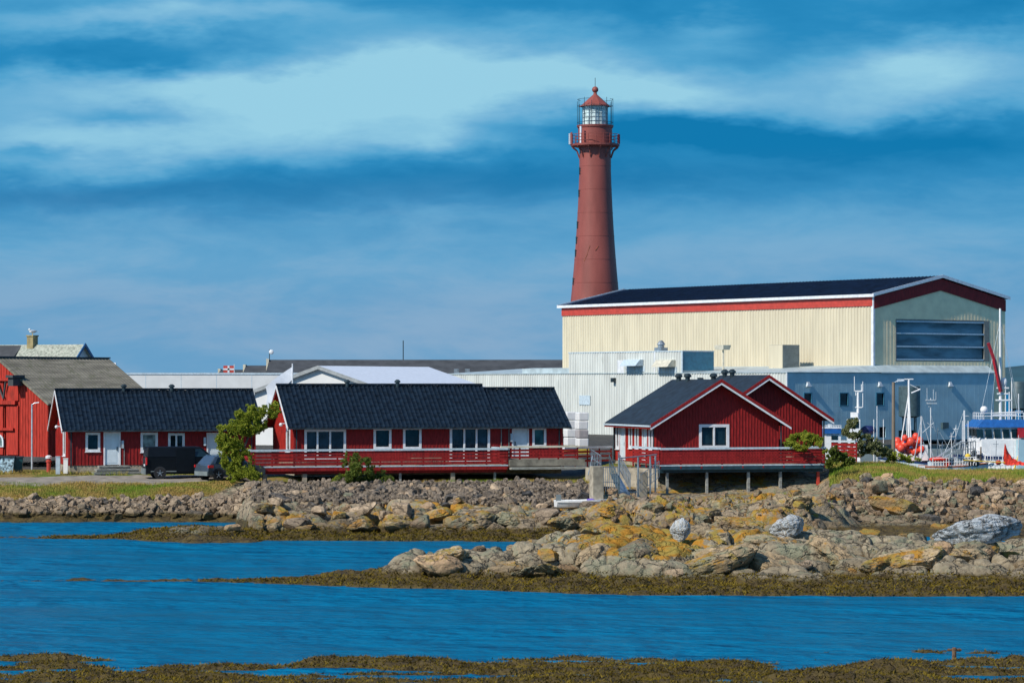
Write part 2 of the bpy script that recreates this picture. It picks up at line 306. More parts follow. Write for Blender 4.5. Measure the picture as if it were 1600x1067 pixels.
def land(X, Y):
    """height, grass, lichen weights at plan positions"""
    X = np.asarray(X, float); Y = np.asarray(Y, float)
    U = 800 + F * X / Y
    n1 = fbm(X * .35, Y * .35, 3, 3); n2 = fbm(X * 1.7, Y * 1.7, 4, 7)
    Uj = U + n1 * 30
    zm = table(Uj, Y + n1 * 2.2, MC, MT)
    # harbour basin behind the right bank
    hb = ss(19.5, 21.5, X) * ss(187, 190, Y) * (1 - ss(226, 228, Y)); hb = np.maximum(hb, ss(60, 64, X) * ss(184, 188, Y)); zm = zm * (1 - hb) - 3 * hb
    # seaweed spit on the left
    A = np.interp(U, [-200, 0, 90, 180, 240, 300, 360, 400, 430], [.05, .07, .10, .14, .46, .60, .55, .4, 0])
    zs = np.where(Y < 150, A + .06 * n2 - (np.abs(Y - 143.6 - n1) / np.interp(U, [0, 200, 300], [1.2, 2.0, 3.4])) ** 2 * .25 - .05, -2)
    zi = table(Uj * .5 + U * .5, Y + n1 * 1.4, IC, IT)
    zi = np.where((Y > 101) & (Y < 142), zi, -2)
    # foreground seaweed flat
    yf = np.interp(U, [-300, 0, 150, 260, 330, 420, 620, 800, 1000, 1250, 1400, 1600, 2000], [80.5, 81, 79.8, 78.3, 78.0, 77.9, 79.3, 80.4, 80.0, 80.7, 81.4, 80.8, 81])
    nf = fbm(X * .22, Y * .85, 4, 21); nf2 = fbm(X * .8, Y * 1.6, 3, 33)
    zf = np.where(Y < 90, np.clip((yf - Y + nf * 2.0) * .12, -.3, .005) + nf * .60 + nf2 * .16 + .02 * ss(0, 4, yf - Y) * np.sin(X * .9), -2)
    zf = zf - .10 * np.exp(-((U - 230 - (79 - Y) * -60) / 90) ** 2) * (Y < 79.5)
    # stray knolls in the flat
    for (ku, kd, kr, kh) in ((1130, 77.6, .9, .28), (1395, 76.6, .7, .30), (1040, 79.6, 1.6, .12), (1490, 79.7, .5, .12), (60, 78.5, 1.2, .12), (640, 77.9, 1.0, .13)):
        zf = zf + kh * np.exp(-(((X - (ku - 800) / F * kd) / (kr * 1.3)) ** 2 + ((Y - kd) / kr) ** 2)) * (Y < 90)
    z = np.maximum.reduce([zm, zs, zi, zf])
    isl = (zi >= zm)
    # where bedrock is bare
    gstart = np.interp(U, [-600, 250, 330, 400, 640, 700, 900, 940, 1000, 1280, 1330, 2400], [163.3, 163.3, 165, 172, 172, 169.5, 168, 169, 171, 170, 166.2, 165.6])
    grass = ss(-.8, 1.0, Y - gstart + n1 * 3)
    bed = np.where(isl, 1., ss(-.2, .25, z) * np.interp(U, [-600, 350, 395, 900, 950, 1280, 1330, 2400], [.25, .25, 1, 1, 1, 1, .35, .3]) * (1 - ss(151, 155, Y)))
    bed = np.where((U > 930) & (U < 1320) & (Y > 130) & ~isl, ss(140, 142.5, Y) * 1 - ss(154, 158, Y), bed)
    bed = bed * ss(.10, .75, z) * (Y > 95)
    wx_ = X + 1.5 * fbm(X * .5, Y * .5, 3, 40); wy_ = Y + 1.5 * fbm(X * .5, Y * .5, 3, 44)
    a, t, e = blocks(wx_ / 3.1, wy_ / 2.6, 60); b, t2, e2 = blocks(wx_ / 1.15, wy_ / .9, 80)
    rel = .10 + a * .95 + t * 1.0 + b * .30 + t2 * .35 - .30 * (1 - ss(0, .12, e)) - .35 * (1 - ss(0, .5, e)) ** 1.5 - .12 * (1 - ss(0, .12, e2)) - .10 * (1 - ss(0, .5, e2)) + n2 * .20 + .10 * np.abs(fbm(X * 2.6, Y * 2.6, 3, 47))
    z = z + bed * rel * np.where(isl, .85, .8)
    grass = grass * (1 - ((U > 392) & (U < 660) & (Y < 177))) * (1 - ((U > 930) & (U < 1296) & (Y < 177)))
    rough = (1 - bed) * (1 - grass) * (Y > 95)
    z = z + rough * (n2 * .16 + fbm(X * 5, Y * 5, 3, 50) * .05) + grass * (n1 * .16 * (Y < 200) + n2 * .03)
    # seaweed clumps low down
    kel = (1 - ss(.35, .7, z)) * ss(-.15, .05, z)
    z = z + kel * ((fbm(X * 1.1, Y * 1.1, 3, 93) * .30 + fbm(X * 3.2, Y * 3.2, 3, 90) * .16) * np.clip(z * 4 + .3, 0, 1) + fbm(X * 9, Y * 9, 2, 95) * .05)
    lich = np.where(isl, np.exp(-((U - 1010) / 190.) ** 2) * ss(.75, 1.2, z) + .30 * ss(1100, 1300, U),
           np.interp(U, [0, 380, 400, 560, 900, 960, 1300, 1330, 2000], [.1, .15, .62, .5, .5, .6, .5, .15, .1]))
    return z, grass, lich
def gz(x, y): return float(land(np.array([x]), np.array([y]))[0][0])

def raw_mesh(name, co, faces, m, smooth=True):
    me = bpy.data.meshes.new(name); nf = len(faces); k = faces.shape[1]
    me.vertices.add(len(co)); me.vertices.foreach_set('co', np.ascontiguousarray(co, dtype=np.float32).ravel())
    me.loops.add(nf * k); me.loops.foreach_set('vertex_index', faces.astype(np.int32).ravel())
    me.polygons.add(nf); me.polygons.foreach_set('loop_start', np.arange(0, nf * k, k, dtype=np.int32))
    me.update(calc_edges=True); me.polygons.foreach_set('use_smooth', np.full(nf, smooth))
    me.materials.append(m); me.update(); return me
def tag(o, label=None, cat=None, group=None, kind=None):
    if label: o['label'] = label
    if cat: o['category'] = cat
    if group: o['group'] = group
    if kind: o['kind'] = kind
    return o
def fan(name, rows, ncol, half, m):
    ys = np.concatenate([np.linspace(a, b, n, endpoint=False) for a, b, n in rows] + [[rows[-1][1]]])
    t = np.linspace(-half, half, ncol); Yg, Tg = np.meshgrid(ys, t, indexing='ij'); Xg = Yg * Tg
    z, g, l = land(Xg, Yg); nr = len(ys)
    idx = np.arange(nr * ncol).reshape(nr, ncol)
    fc = np.stack([idx[:-1, :-1], idx[:-1, 1:], idx[1:, 1:], idx[1:, :-1]], -1).reshape(-1, 4)
    me = raw_mesh(name, np.stack([Xg, Yg, z], -1).reshape(-1, 3), fc, m)
    for nm, a in (('grass', g), ('lich', l)):
        at = me.attributes.new(nm, 'FLOAT', 'POINT'); at.data.foreach_set('value', np.asarray(a, np.float32).ravel())
    o = bpy.data.objects.new(name, me); C.objects.link(o); tag(o, kind='structure'); return o
fan('ground', [(131, 139, 30), (139, 158, 190), (158, 180, 150), (180, 230, 30), (230, 700, 20), (700, 4000, 6)], 1300, .35, MATS['ground_rock'])
fan('rocky_islet', [(101, 104, 12), (104, 131, 320)], 1000, .24, MATS['islet_rock'])
fan('seaweed_flat', [(66, 83, 260), (83, 101, 8)], 760, .22, MATS['ground_rock'])

def seamat():
    m = bpy.data.materials.new('sea_water'); m.use_nodes = True; t = NT(m.node_tree); bs = t.n['Principled BSDF']
    P = t.new('ShaderNodeNewGeometry').outputs['Position']
    n1 = t.noise(t.scale(P, (.55, 1.0, 1)), 1.5, 5, .62); n2 = t.noise(t.scale(P, (.10, .22, 1)), .55, 4, .6); n3 = t.noise(t.scale(P, (.8, 1.0, 1)), .42, 3, .5)
    t.put(bs.inputs['Base Color'], t.mix(t.ramp(n2, .35, .65), (.002, .115, .235), (.003, .155, .30)))
    bs.inputs['IOR'].default_value = 1.33
    t.put(bs.inputs['Roughness'], .16)
    bp = t.new('ShaderNodeBump'); bp.inputs['Distance'].default_value = 1.15; t.put(bp.inputs['Strength'], t.ramp(n2, .3, .7, .25, .7))
    t.put(bp.inputs['Height'], t.math('ADD', n1, t.math('MULTIPLY', n3, 3.2))); t.put(bs.inputs['Normal'], bp.outputs[0])
    df = t.new('ShaderNodeBsdfDiffuse'); t.put(df.inputs[0], t.mix(t.ramp(n2, .35, .65), (.0, .125, .25), (.0, .165, .325))); t.l.new(bp.outputs[0], df.inputs['Normal'])
    gl = t.new('ShaderNodeBsdfGlossy'); gl.inputs[0].default_value = (.42, .80, .95, 1); gl.inputs['Roughness'].default_value = .12; t.l.new(bp.outputs[0], gl.inputs['Normal'])
    fr = t.new('ShaderNodeFresnel'); fr.inputs[0].default_value = 1.33; t.l.new(bp.outputs[0], fr.inputs['Normal'])
    ms = t.new('ShaderNodeMixShader'); t.put(ms.inputs[0], t.ramp(fr.outputs[0], 0, .9, .05, .62)); t.l.new(df.outputs[0], ms.inputs[1]); t.l.new(gl.outputs[0], ms.inputs[2]); t.l.new(ms.outputs[0], t.n['Material Output'].inputs[0])
    MATS['sea'] = m
seamat()
me = raw_mesh('sea', np.array([(-6000, -300, 0), (6000, -300, 0), (6000, 12000, 0), (-6000, 12000, 0)], float), np.array([[0, 1, 2, 3]]), MATS['sea'])
o = bpy.data.objects.new('sea', me); C.objects.link(o); tag(o, kind='structure')

# gravel road in front of the left cabin, draped on the bank
def strip(name, m, us, y0s, y1s, n, nx, lift):
    u = np.linspace(us[0], us[-1], nx); a = np.interp(u, us, y0s); b = np.interp(u, us, y1s)
    wob = fbm(u * .05, u * 0, 3, 70) * 1.0
    tt = np.linspace(0, 1, n)[:, None]; Y = (a + wob) + (b - a) * tt; X = (u - 800) / F * Y
    z = land(X, Y)[0] + lift
    z[0] -= .06; z[-1] -= .06
    idx = np.arange(n * nx).reshape(n, nx); fc = np.stack([idx[:-1, :-1], idx[:-1, 1:], idx[1:, 1:], idx[1:, :-1]], -1).reshape(-1, 4)
    o = bpy.data.objects.new(name, raw_mesh(name, np.stack([X, Y, z], -1).reshape(-1, 3), fc, m)); C.objects.link(o); return tag(o, kind='structure')
strip('gravel_road', MATS['gravel_d'], [-700, 0, 250, 330, 380, 400], [168.6, 168.6, 169.2, 171, 172.8, 174.5], [174.4, 174.6, 176.2, 176.6, 177, 177], 26, 260, .05)

# distant headland
hx = np.linspace(0, 2600, 90); prof = 26 * np.clip(1 - ((hx - 1050) / 1000) ** 2, 0, 1) + 8 * fbm(hx * .01, hx * 0, 4, 5) + 14 * np.exp(-((hx - 560) / 170) ** 2)
rows = [(2300, -2, 0), (2380, 0, 1), (2500, 0, 1.0), (2700, -2, 0)]
co = []
for k, (yy, b, s_) in enumerate(rows): co.append(np.stack([hx, np.full_like(hx, yy) + 40 * fbm(hx * .008, hx * 0 + k, 3, 8), b + np.maximum(prof, 0) * s_ * (1 if k == 2 else .6)], -1))
co = np.concatenate(co); idx = np.arange(4 * 90).reshape(4, 90); fc = np.stack([idx[:-1, :-1], idx[:-1, 1:], idx[1:, 1:], idx[1:, :-1]], -1).reshape(-1, 4)
o = bpy.data.objects.new('hill', raw_mesh('hill', co, fc, mat('hill_green', (.018, .075, .10), .9, var=.2, vs=.01))); C.objects.link(o); tag(o, kind='structure')

# ------------------------------------------------------------------ mesh helpers
def IDT(s, d_, z): return (s, -d_, z)
class MB:
    def __init__(s): s.v = []; s.f = []
    def poly(s, pts):
        i = len(s.v); s.v += [tuple(p) for p in pts]; s.f.append(tuple(range(i, i + len(pts)))); return s
    def hexa(s, p):        # 8 corners: bottom ring 0-3, top ring 4-7
        i = len(s.v); s.v += [tuple(q) for q in p]
        s.f += [tuple(i + k for k in q) for q in ((3, 2, 1, 0), (4, 5, 6, 7), (0, 1, 5, 4), (1, 2, 6, 5), (2, 3, 7, 6), (3, 0, 4, 7))]; return s
    def box(s, x0, x1, y0, y1, z0, z1, T=None):
        p = [(x0, y0, z0), (x1, y0, z0), (x1, y1, z0), (x0, y1, z0), (x0, y0, z1), (x1, y0, z1), (x1, y1, z1), (x0, y1, z1)]
        if T: p = [T(*q) for q in p]
        return s.hexa(p)
    def prism(s, pts, y0, y1, T=None):       # outline in x,z extruded along y
        n = len(pts); a = [(x, y0, z) for x, z in pts] + [(x, y1, z) for x, z in pts]
        if T: a = [T(*q) for q in a]
        i = len(s.v); s.v += a; s.f.append(tuple(range(i + n - 1, i - 1, -1))); s.f.append(tuple(range(i + n, i + 2 * n)))
        for k in range(n): s.f.append((i + k, i + (k + 1) % n, i + n + (k + 1) % n, i + n + k))
        return s
    def tube(s, p0, p1, r0, r1=None, n=8):
        p0 = Vector(p0); p1 = Vector(p1); r1 = r0 if r1 is None else r1
        q = (p1 - p0).to_track_quat('Z', 'Y'); i = len(s.v)
        for p, r in ((p0, r0), (p1, r1)):
            for k in range(n):
                a = 2 * math.pi * k / n; s.v.append(tuple(p + q @ Vector((r * math.cos(a), r * math.sin(a), 0))))
        for k in range(n): s.f.append((i + k, i + (k + 1) % n, i + n + (k + 1) % n, i + n + k))
        s.f.append(tuple(range(i + n - 1, i - 1, -1))); s.f.append(tuple(range(i + n, i + 2 * n))); return s
    def bar(s, p0, p1, a, b):
        p0 = Vector(p0); p1 = Vector(p1); q = (p1 - p0).to_track_quat('Z', 'Y'); ps = []
        for p in (p0, p1):
            for u, v in ((-1, -1), (1, -1), (1, 1), (-1, 1)): ps.append(tuple(p + q @ Vector((u * a / 2, v * b / 2, 0))))
        return s.hexa(ps)
    def lathe(s, prof, n=24, c=(0, 0, 0), axis='Z', a0=0):
        i = len(s.v); m_ = len(prof)
        for r, z in prof:
            for k in range(n):
                a = a0 + 2 * math.pi * k / n
                x, y = r * math.cos(a), r * math.sin(a)
                p = (x, y, z) if axis == 'Z' else (x, z, y)
                s.v.append((c[0] + p[0], c[1] + p[1], c[2] + p[2]))
        for j in range(m_ - 1):
            for k in range(n): s.f.append((i + j * n + k, i + j * n + (k + 1) % n, i + (j + 1) * n + (k + 1) % n, i + (j + 1) * n + k))
        s.f.append(tuple(range(i, i + n))); s.f.append(tuple(range(i + (m_ - 1) * n, i + m_ * n))); return s
    def ball(s, c, r, n=12, m_=8, sc_=(1, 1, 1)):
        i = len(s.v)
        for j in range(1, m_):
            th = math.pi * j / m_
            for k in range(n):
                a = 2 * math.pi * k / n
                s.v.append((c[0] + r * sc_[0] * math.sin(th) * math.cos(a), c[1] + r * sc_[1] * math.sin(th) * math.sin(a), c[2] + r * sc_[2] * math.cos(th)))
        for j in range(m_ - 2):
            for k in range(n): s.f.append((i + j * n + k, i + j * n + (k + 1) % n, i + (j + 1) * n + (k + 1) % n, i + (j + 1) * n + k))
        s.f.append(tuple(range(i, i + n))); s.f.append(tuple(range(i + (m_ - 2) * n, i + (m_ - 1) * n))); return s
    def build(s, name, m, parent=None, smooth=False, recalc=True):
        me = bpy.data.meshes.new(name); me.from_pydata(s.v, [], s.f); me.materials.append(MATS[m] if isinstance(m, str) else m)
        if recalc:
            b = bmesh.new(); b.from_mesh(me); bmesh.ops.recalc_face_normals(b, faces=b.faces); b.to_mesh(me); b.free()
        if smooth:
            me.polygons.foreach_set('use_smooth', [True] * len(me.polygons)); me.set_sharp_from_angle(angle=R(38))
        o = bpy.data.objects.new(name, me); C.objects.link(o)
        if parent: o.parent = parent
        return o
def thing(name, label, cat, loc=(0, 0, 0), rz=0, group=None, s=1):
    o = bpy.data.objects.new(name, None); C.objects.link(o); o.location = loc; o.rotation_euler = (0, 0, rz); o.scale = (s, s, s)
    o.empty_display_size = .5; return tag(o, label, cat, group)
def dup(o, parent=None):
    c = o.copy(); C.objects.link(c); c.parent = parent
    for ch in o.children: dup(ch, c)
    return c
def at(px, py, D): return Vector(((px - 800) / F * D, D, EYE + (HZ - py) / F * D))

# walls are drawn in (s along, d outward, z up); TF = front, TL = left gable side, TR = right side
def TFr(off=0, x0=0): return lambda s, d_, z: (x0 + s, off - d_, z)
def TLf(W, x=0): return lambda s, d_, z: (x - d_, W - s, z)
def TRt(x): return lambda s, d_, z: (x + d_, s, z)
def TBk(W, L): return lambda s, d_, z: (L - s, W + d_, z)
def wall(mb, T, L, z0, top, ops=(), bat=.22, bw=.05, bd=.028, gable=None):
    """wall face with real openings and upright battens; gable=(s_mid, z_top) adds the triangle"""
    xs = sorted({0, L} | {o[0] for o in ops} | {o[1] for o in ops}); zs = sorted({z0, top} | {o[2] for o in ops} | {o[3] for o in ops})
    for i in range(len(xs) - 1):
        for j in range(len(zs) - 1):
            cx = (xs[i] + xs[i + 1]) / 2; cz = (zs[j] + zs[j + 1]) / 2
            if any(o[0] < cx < o[1] and o[2] < cz < o[3] for o in ops): continue
            mb.poly([T(xs[i], 0, zs[j]), T(xs[i + 1], 0, zs[j]), T(xs[i + 1], 0, zs[j + 1]), T(xs[i], 0, zs[j + 1])])
    for (a, b, c, d_) in ops:
        q = [(a, c), (b, c), (b, d_), (a, d_)]
        for k in range(4):
            u, v = q[k], q[(k + 1) % 4]; mb.poly([T(u[0], 0, u[1]), T(v[0], 0, v[1]), T(v[0], -.14, v[1]), T(u[0], -.14, u[1])])
    if gable: mb.poly([T(0, 0, top), T(L, 0, top), T(gable[0], 0, gable[1])])
    if bat:
        n = int(L / bat)
        for k in range(n + 1):
            s = (L - n * bat) / 2 + k * bat; tz = top
            if gable: tz = top + (gable[1] - top) * (s / gable[0] if s < gable[0] else (L - s) / (L - gable[0]))
            segs = [(z0, tz)]
            for (a, b, c, d_) in ops:
                if a - .06 < s < b + .06: segs = [y for x in segs for y in ((x[0], min(x[1], c - .05)), (max(x[0], d_ + .05), x[1])) if y[1] - y[0] > .05]
            for (u, v) in segs: mb.box(s - bw / 2, s + bw / 2, .0, bd, u, v, T)
def window(par, T, a, b, c, d_, mull=(), fr='white_trim', gl='glass_dark', fw=.10, name='window', bars=(), label=None, sill=True):
    f = MB(); ex = .05
    f.box(a - fw, a + .05, -.02, ex, c - fw, d_ + fw, T); f.box(b - .05, b + fw, -.02, ex, c - fw, d_ + fw, T)
    f.box(a + .05, b - .05, -.02, ex, d_ - .05, d_ + fw, T); f.box(a + .05, b - .05, -.02, ex, c - fw, c + .05, T)
    for mfr in mull: s = a + (b - a) * mfr; f.box(s - .055, s + .055, -.05, ex - .012, c + .05, d_ - .05, T)
    for zf in bars: z = c + (d_ - c) * zf; f.box(a + .05, b - .05, -.05, ex - .02, z - .02, z + .02, T)
    w_ = f.build(name, fr, par)
    if label: w_['label'] = label
    MB().box(a, b, -.13, -.09, c, d_, T).build('pane', gl, w_)
    if sill: MB().box(a - .14, b + .14, ex - .02, ex + .06, c - fw - .04, c - fw, T).build('sill', fr, w_)
    return w_
def door(par, T, a, c, wd=.95, ht=2.08, m='door_white', side=1, label=None):
    f = MB(); f.box(a - .09, a, -.02, .05, c, c + ht + .09, T); f.box(a + wd, a + wd + .09, -.02, .05, c, c + ht + .09, T); f.box(a, a + wd, -.02, .05, c + ht, c + ht + .09, T)
    f.build('door_frame', 'white_trim', par)
    l = MB(); l.box(a, a + wd, -.07, -.02, c + .03, c + ht, T)
    for z0, z1 in ((.15, .85), (1.0, 1.8)):
        l.box(a + .14, a + wd - .14, -.02, -.008, c + z0, c + z1, T)
    dr = l.build('door', m, par)
    if label: dr['label'] = label
    h = MB(); hx = a + wd - .12 if side > 0 else a + .12
    h.box(hx - .03, hx + .03, -.02, .03, c + .9, c + 1.15, T); h.build('handle', 'dark_steel', dr)
    return dr
def tiled(mb, P00, P10, P11, P01, rib=.28, amp=.030, course=.38):
    """pantiled slope, eave edge P00-P10, ridge edge P01-P11"""
    P00, P10, P11, P01 = map(Vector, (P00, P10, P11, P01)); L = (P10 - P00).length; S = (P01 - P00).length
    nrm = (P10 - P00).cross(P01 - P00).normalized(); nr = max(2, int(L / rib)); nc = max(1, int(S / course)); m_ = 6
    i0 = len(mb.v); W = nr * m_ + 1; rowsn = 0
    for j in range(nc):
        for e, st in ((0, .014), (1, 0.0)):
            tt = (j + e) / nc
            for k in range(W):
                u = k / (W - 1); a = P00.lerp(P10, u); b = P01.lerp(P11, u)
                ph = (k % m_) / m_; hgt = amp * (1 - abs(math.sin(math.pi * ph)) ** .8 * 1.0) * 2 - amp * .4
                jit = .006 * math.sin(k * 12.9 + j * 78.2)
                mb.v.append(tuple(a.lerp(b, tt) + nrm * (hgt + st + jit)))
            rowsn += 1
    for r in range(rowsn - 1):
        for k in range(W - 1):
            q = i0 + r * W + k; mb.f.append((q, q + 1, q + W + 1, q + W))
def slab(mb, a, b, c, d_, th):
    """flat sloping board a-b-c-d with thickness downward"""
    q = [Vector(x) for x in (a, b, c, d_)]; n = (q[1] - q[0]).cross(q[3] - q[0]).normalized()
    if n.z < 0: n = -n
    mb.hexa([x - n * th for x in q] + q)
def roof_vent(par, x, y, z, m='dark_steel', s=1):
    v = MB(); v.lathe([(.11 * s, -.3), (.13 * s, .04 * s), (.2 * s, .06 * s), (.2 * s, .14 * s), (.08 * s, .24 * s)], 10, (x, y, z)); v.build('roof_vent', m, par)

# ------------------------------------------------------------------ red cabins with black roofs
def cabin(name, label, loc, rz, L, W, zb, ze, zr, front, left, over=.55, eo=.5, plinth=.3, ext=None, side_m='red_lit', vents=()):
    """long cabin, ridge along x; heights are world z"""
    root = thing(name, label, 'cabin', (loc[0], loc[1], 0), rz)
    TF = TFr(); TL = TLf(W)
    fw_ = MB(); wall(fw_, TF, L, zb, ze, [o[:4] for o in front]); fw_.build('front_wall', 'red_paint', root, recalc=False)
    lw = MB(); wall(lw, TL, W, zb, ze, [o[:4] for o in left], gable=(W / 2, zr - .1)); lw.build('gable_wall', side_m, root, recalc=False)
    bw_ = MB(); wall(bw_, TBk(W, L), L, zb, ze, (), .3); wall(bw_, TRt(L), W, zb, ze, (), .3, gable=(W / 2, zr - .1)); bw_.build('back_wall', 'red_paint', root, recalc=False)
    MB().box(.03, L - .03, .03, W - .03, zb - plinth - .6, zb).build('plinth', 'concrete', root)
    for T_, s in ((TF, 0), (TF, L), (TL, 0)): MB().box(s - .06, s + .06, .0, .045, zb, ze, T_).build('corner_board', 'red_paint', root)
    sl_ = (zr - ze) / (W / 2); ez = ze - eo * sl_
    x0, x1 = -over, L + over; xm = ext or x1
    rf = MB()
    for (xa, xb, dz) in (((x0, xm, 0),) if not ext else ((x0, xm, 0), (xm, x1, -.22))):
        k = dz
        tiled(rf, (xa, -eo, ez + .12), (xb, -eo, ez + .12), (xb, W / 2, zr + .12 + k), (xa, W / 2, zr + .12 + k))
        tiled(rf, (xb, W + eo, ez + .12), (xa, W + eo, ez + .12), (xa, W / 2, zr + .12 + k), (xb, W / 2, zr + .12 + k), .56)
        rf.box(xa, xb, W / 2 - .12, W / 2 + .12, zr + .12 + k, zr + .24 + k)
    r_ = rf.build('roof', 'tile', root, recalc=False)
    s_ = MB(); e_ = .012
    slab(s_, (x0 + .02, -eo, ez + .1), (x1 - .02, -eo, ez + .1), (x1 - .02, W / 2 - e_, zr + .08 - (.22 if ext else 0)), (x0 + .02, W / 2 - e_, zr + .08 - (.22 if ext else 0)), .10)
    slab(s_, (x0 + .02, W + eo, ez + .1), (x1 - .02, W + eo, ez + .1), (x1 - .02, W / 2 + e_, zr + .08 - (.22 if ext else 0)), (x0 + .02, W / 2 + e_, zr + .08 - (.22 if ext else 0)), .10)
    s_.build('eaves_board', 'red_paint', r_)
    for x, dz in ((x0 - .03, 0), (x1 - .03, -.22 if ext else 0)):
        for y0 in (-eo, W + eo):
            bb = MB(); p = [(x, y0, ez - .06), (x + .06, y0, ez - .06), (x + .06, W / 2, zr - .06 + dz), (x, W / 2, zr - .06 + dz)]
            bb.hexa([p[0], p[1], p[2], p[3], *[(a, b, z + .16) for a, b, z in p]])
            bb.build('barge_board', 'white_trim', r_)
    g = MB(); g.box(x0, x1, -eo - .11, -eo, ez + .02, ez + .12); g.tube((L - .2, -.08, zb), (L - .2, -.08, ez), .04); g.tube((.12, -.1, zb), (.12, -.1, ez), .045); g.build('gutter', 'dark_steel', r_)
    for o in front + left:
        T_ = TF if o in front else TL; kind = o[4] if len(o) > 4 else 'w'; gl = o[5] if len(o) > 5 else 'glass_dark'
        if kind == 'w': window(root, T_, *o[:4], gl=gl, mull=o[6] if len(o) > 6 else ())
        elif kind == 'f': window(root, T_, *o[:4], mull=o[6], gl=gl, name='glass_door')
        elif kind == 'd': door(root, T_, o[0], o[2], o[1] - o[0], o[3] - o[2], side=o[6] if len(o) > 6 else 1)
    for v in vents: roof_vent(root, v, W / 2 - .1, zr + .25)
    return root, TF, TL
def fx(px, X0, Y0, th):       # distance along a wall from (X0,Y0) in direction th to the bearing of column px
    k = (px - 800) / F; return (k * Y0 - X0) / (math.cos(th) - k * math.sin(th))
# left cabin
th = R(16); p = at(108, 727, 178); X0, Y0 = p.x, p.y; S = lambda px: fx(px, X0, Y0, th)
zL = 2.66; zw = lambda py, px: EYE + (HZ - py) / F * (Y0 + S(px) * math.sin(th))
front = [(S(136), S(154), zw(703, 145), zw(678, 145), 'w', 'glass_dark'), (S(164), S(186), zL, zw(677, 175), 'd'),
         (S(222), S(244), zw(704, 230), zw(678, 230), 'w', 'glass_curtain'), (S(265), S(286), zL + .1, zw(679, 275), 'f', 'glass_dark', (.5,)), (S(325), S(346), zL, zw(678, 335), 'd')]
W = 6.6
cabL, TF, TL = cabin('holiday_cabin', 'long red holiday cabin with black tiled roof behind the parked black van', (X0, Y0), th, S(398), W, zL, 5.05, 7.25, front,
      [(3.9, 4.9, 3.3, 5.0, 'w', 'glass_curtain')], vents=(S(205), S(281)), eo=.45, over=.5)
mb = MB(); mb.box(S(189.5), S(193), .0, .16, zw(700, 190), zw(688, 190), TF); mb.build('meter_box', 'lamp_grey', cabL)
mb = MB(); mb.box(S(318), S(321.5), .0, .14, zw(696, 320), zw(683, 320), TF); mb.build('meter_box', 'cap_grey', cabL)
mb = MB(); mb.tube(TF(S(194), .06, zL), TF(S(194), .06, zw(700, 194)), .03); mb.build('cable_pipe', 'grey_box', cabL)
mb = MB(); mb.box(4.6, 4.75, 0, .5, 5.05, 5.12, TL); mb.ball(TL(4.7, .55, 5.05), .11); mb.build('wall_lamp', 'white_trim', cabL)
# steps below its white door
st = thing('wooden_steps', 'low weathered wooden steps below the white door of the left cabin', 'steps', (X0, Y0, 0), th)
for k, (a, b, dd) in enumerate(((S(152), S(200), .9), (S(147), S(212), 1.35), (S(142), S(222), 1.8))):
    m_ = MB(); m_.box(a, b, .06 + (k and 0), dd, zL - .17 - .19 * k, zL - .02 - .19 * k, TF)
    for q in range(4): m_.box(a - .02, b + .02, dd + .004, dd + .03, zL - .15 - .19 * k + q * .03, zL - .14 - .19 * k + q * .03, TF)
    m_.build('step', 'grey_wood', st)
# main cabin
th = R(15.5); p = at(460, 724, 177); X0, Y0 = p.x, p.y; zM = 2.95
front = [(S(478), S(538), zw(716, 508), zw(673, 508), 'f', 'glass_door', (.30, .63)), (S(586), S(609), zw(699, 598), zw(671, 598)), (S(632), S(656), zw(699, 644), zw(670, 644)),
         (S(705), S(763), zw(717, 734), zw(669, 734), 'f', 'glass_door', (.35, .68)), (S(802), S(824), zM, zw(669, 813), 'd', None, -1), (S(834), S(851), zw(696, 842), zw(670, 842), 'w', 'glass_green')]
cabM, TF, TL = cabin('holiday_cabin', 'longest red holiday cabin with stepped black roof and glass doors onto the long terrace', (X0, Y0), th, S(878), 6.9, zM, 5.2, 7.55, front,
      [(4.5, 5.5, 3.6, 5.1, 'w', 'glass_curtain')], vents=(S(560), S(640)), ext=S(775), eo=.42, over=.5)
MB().box(S(797), S(800.5), 0, .14, zw(690, 799), zw(677, 799), TF).build('meter_box', 'lamp_grey', cabM)
MB().tube(TF(S(783), .05, zM), TF(S(783), .05, 5), .035).tube(TF(S(795), .05, zM), TF(S(795), .05, 5), .03).build('cable_pipe', 'grey_box', cabM)
m_ = MB(); m_.box(4.6, 4.7, 0, .4, 5.25, 5.3, TL); m_.ball(TL(4.65, .42, 5.2), .12); m_.build('wall_lamp', 'white_trim', cabM)
MX, MY, MTH = X0, Y0, th

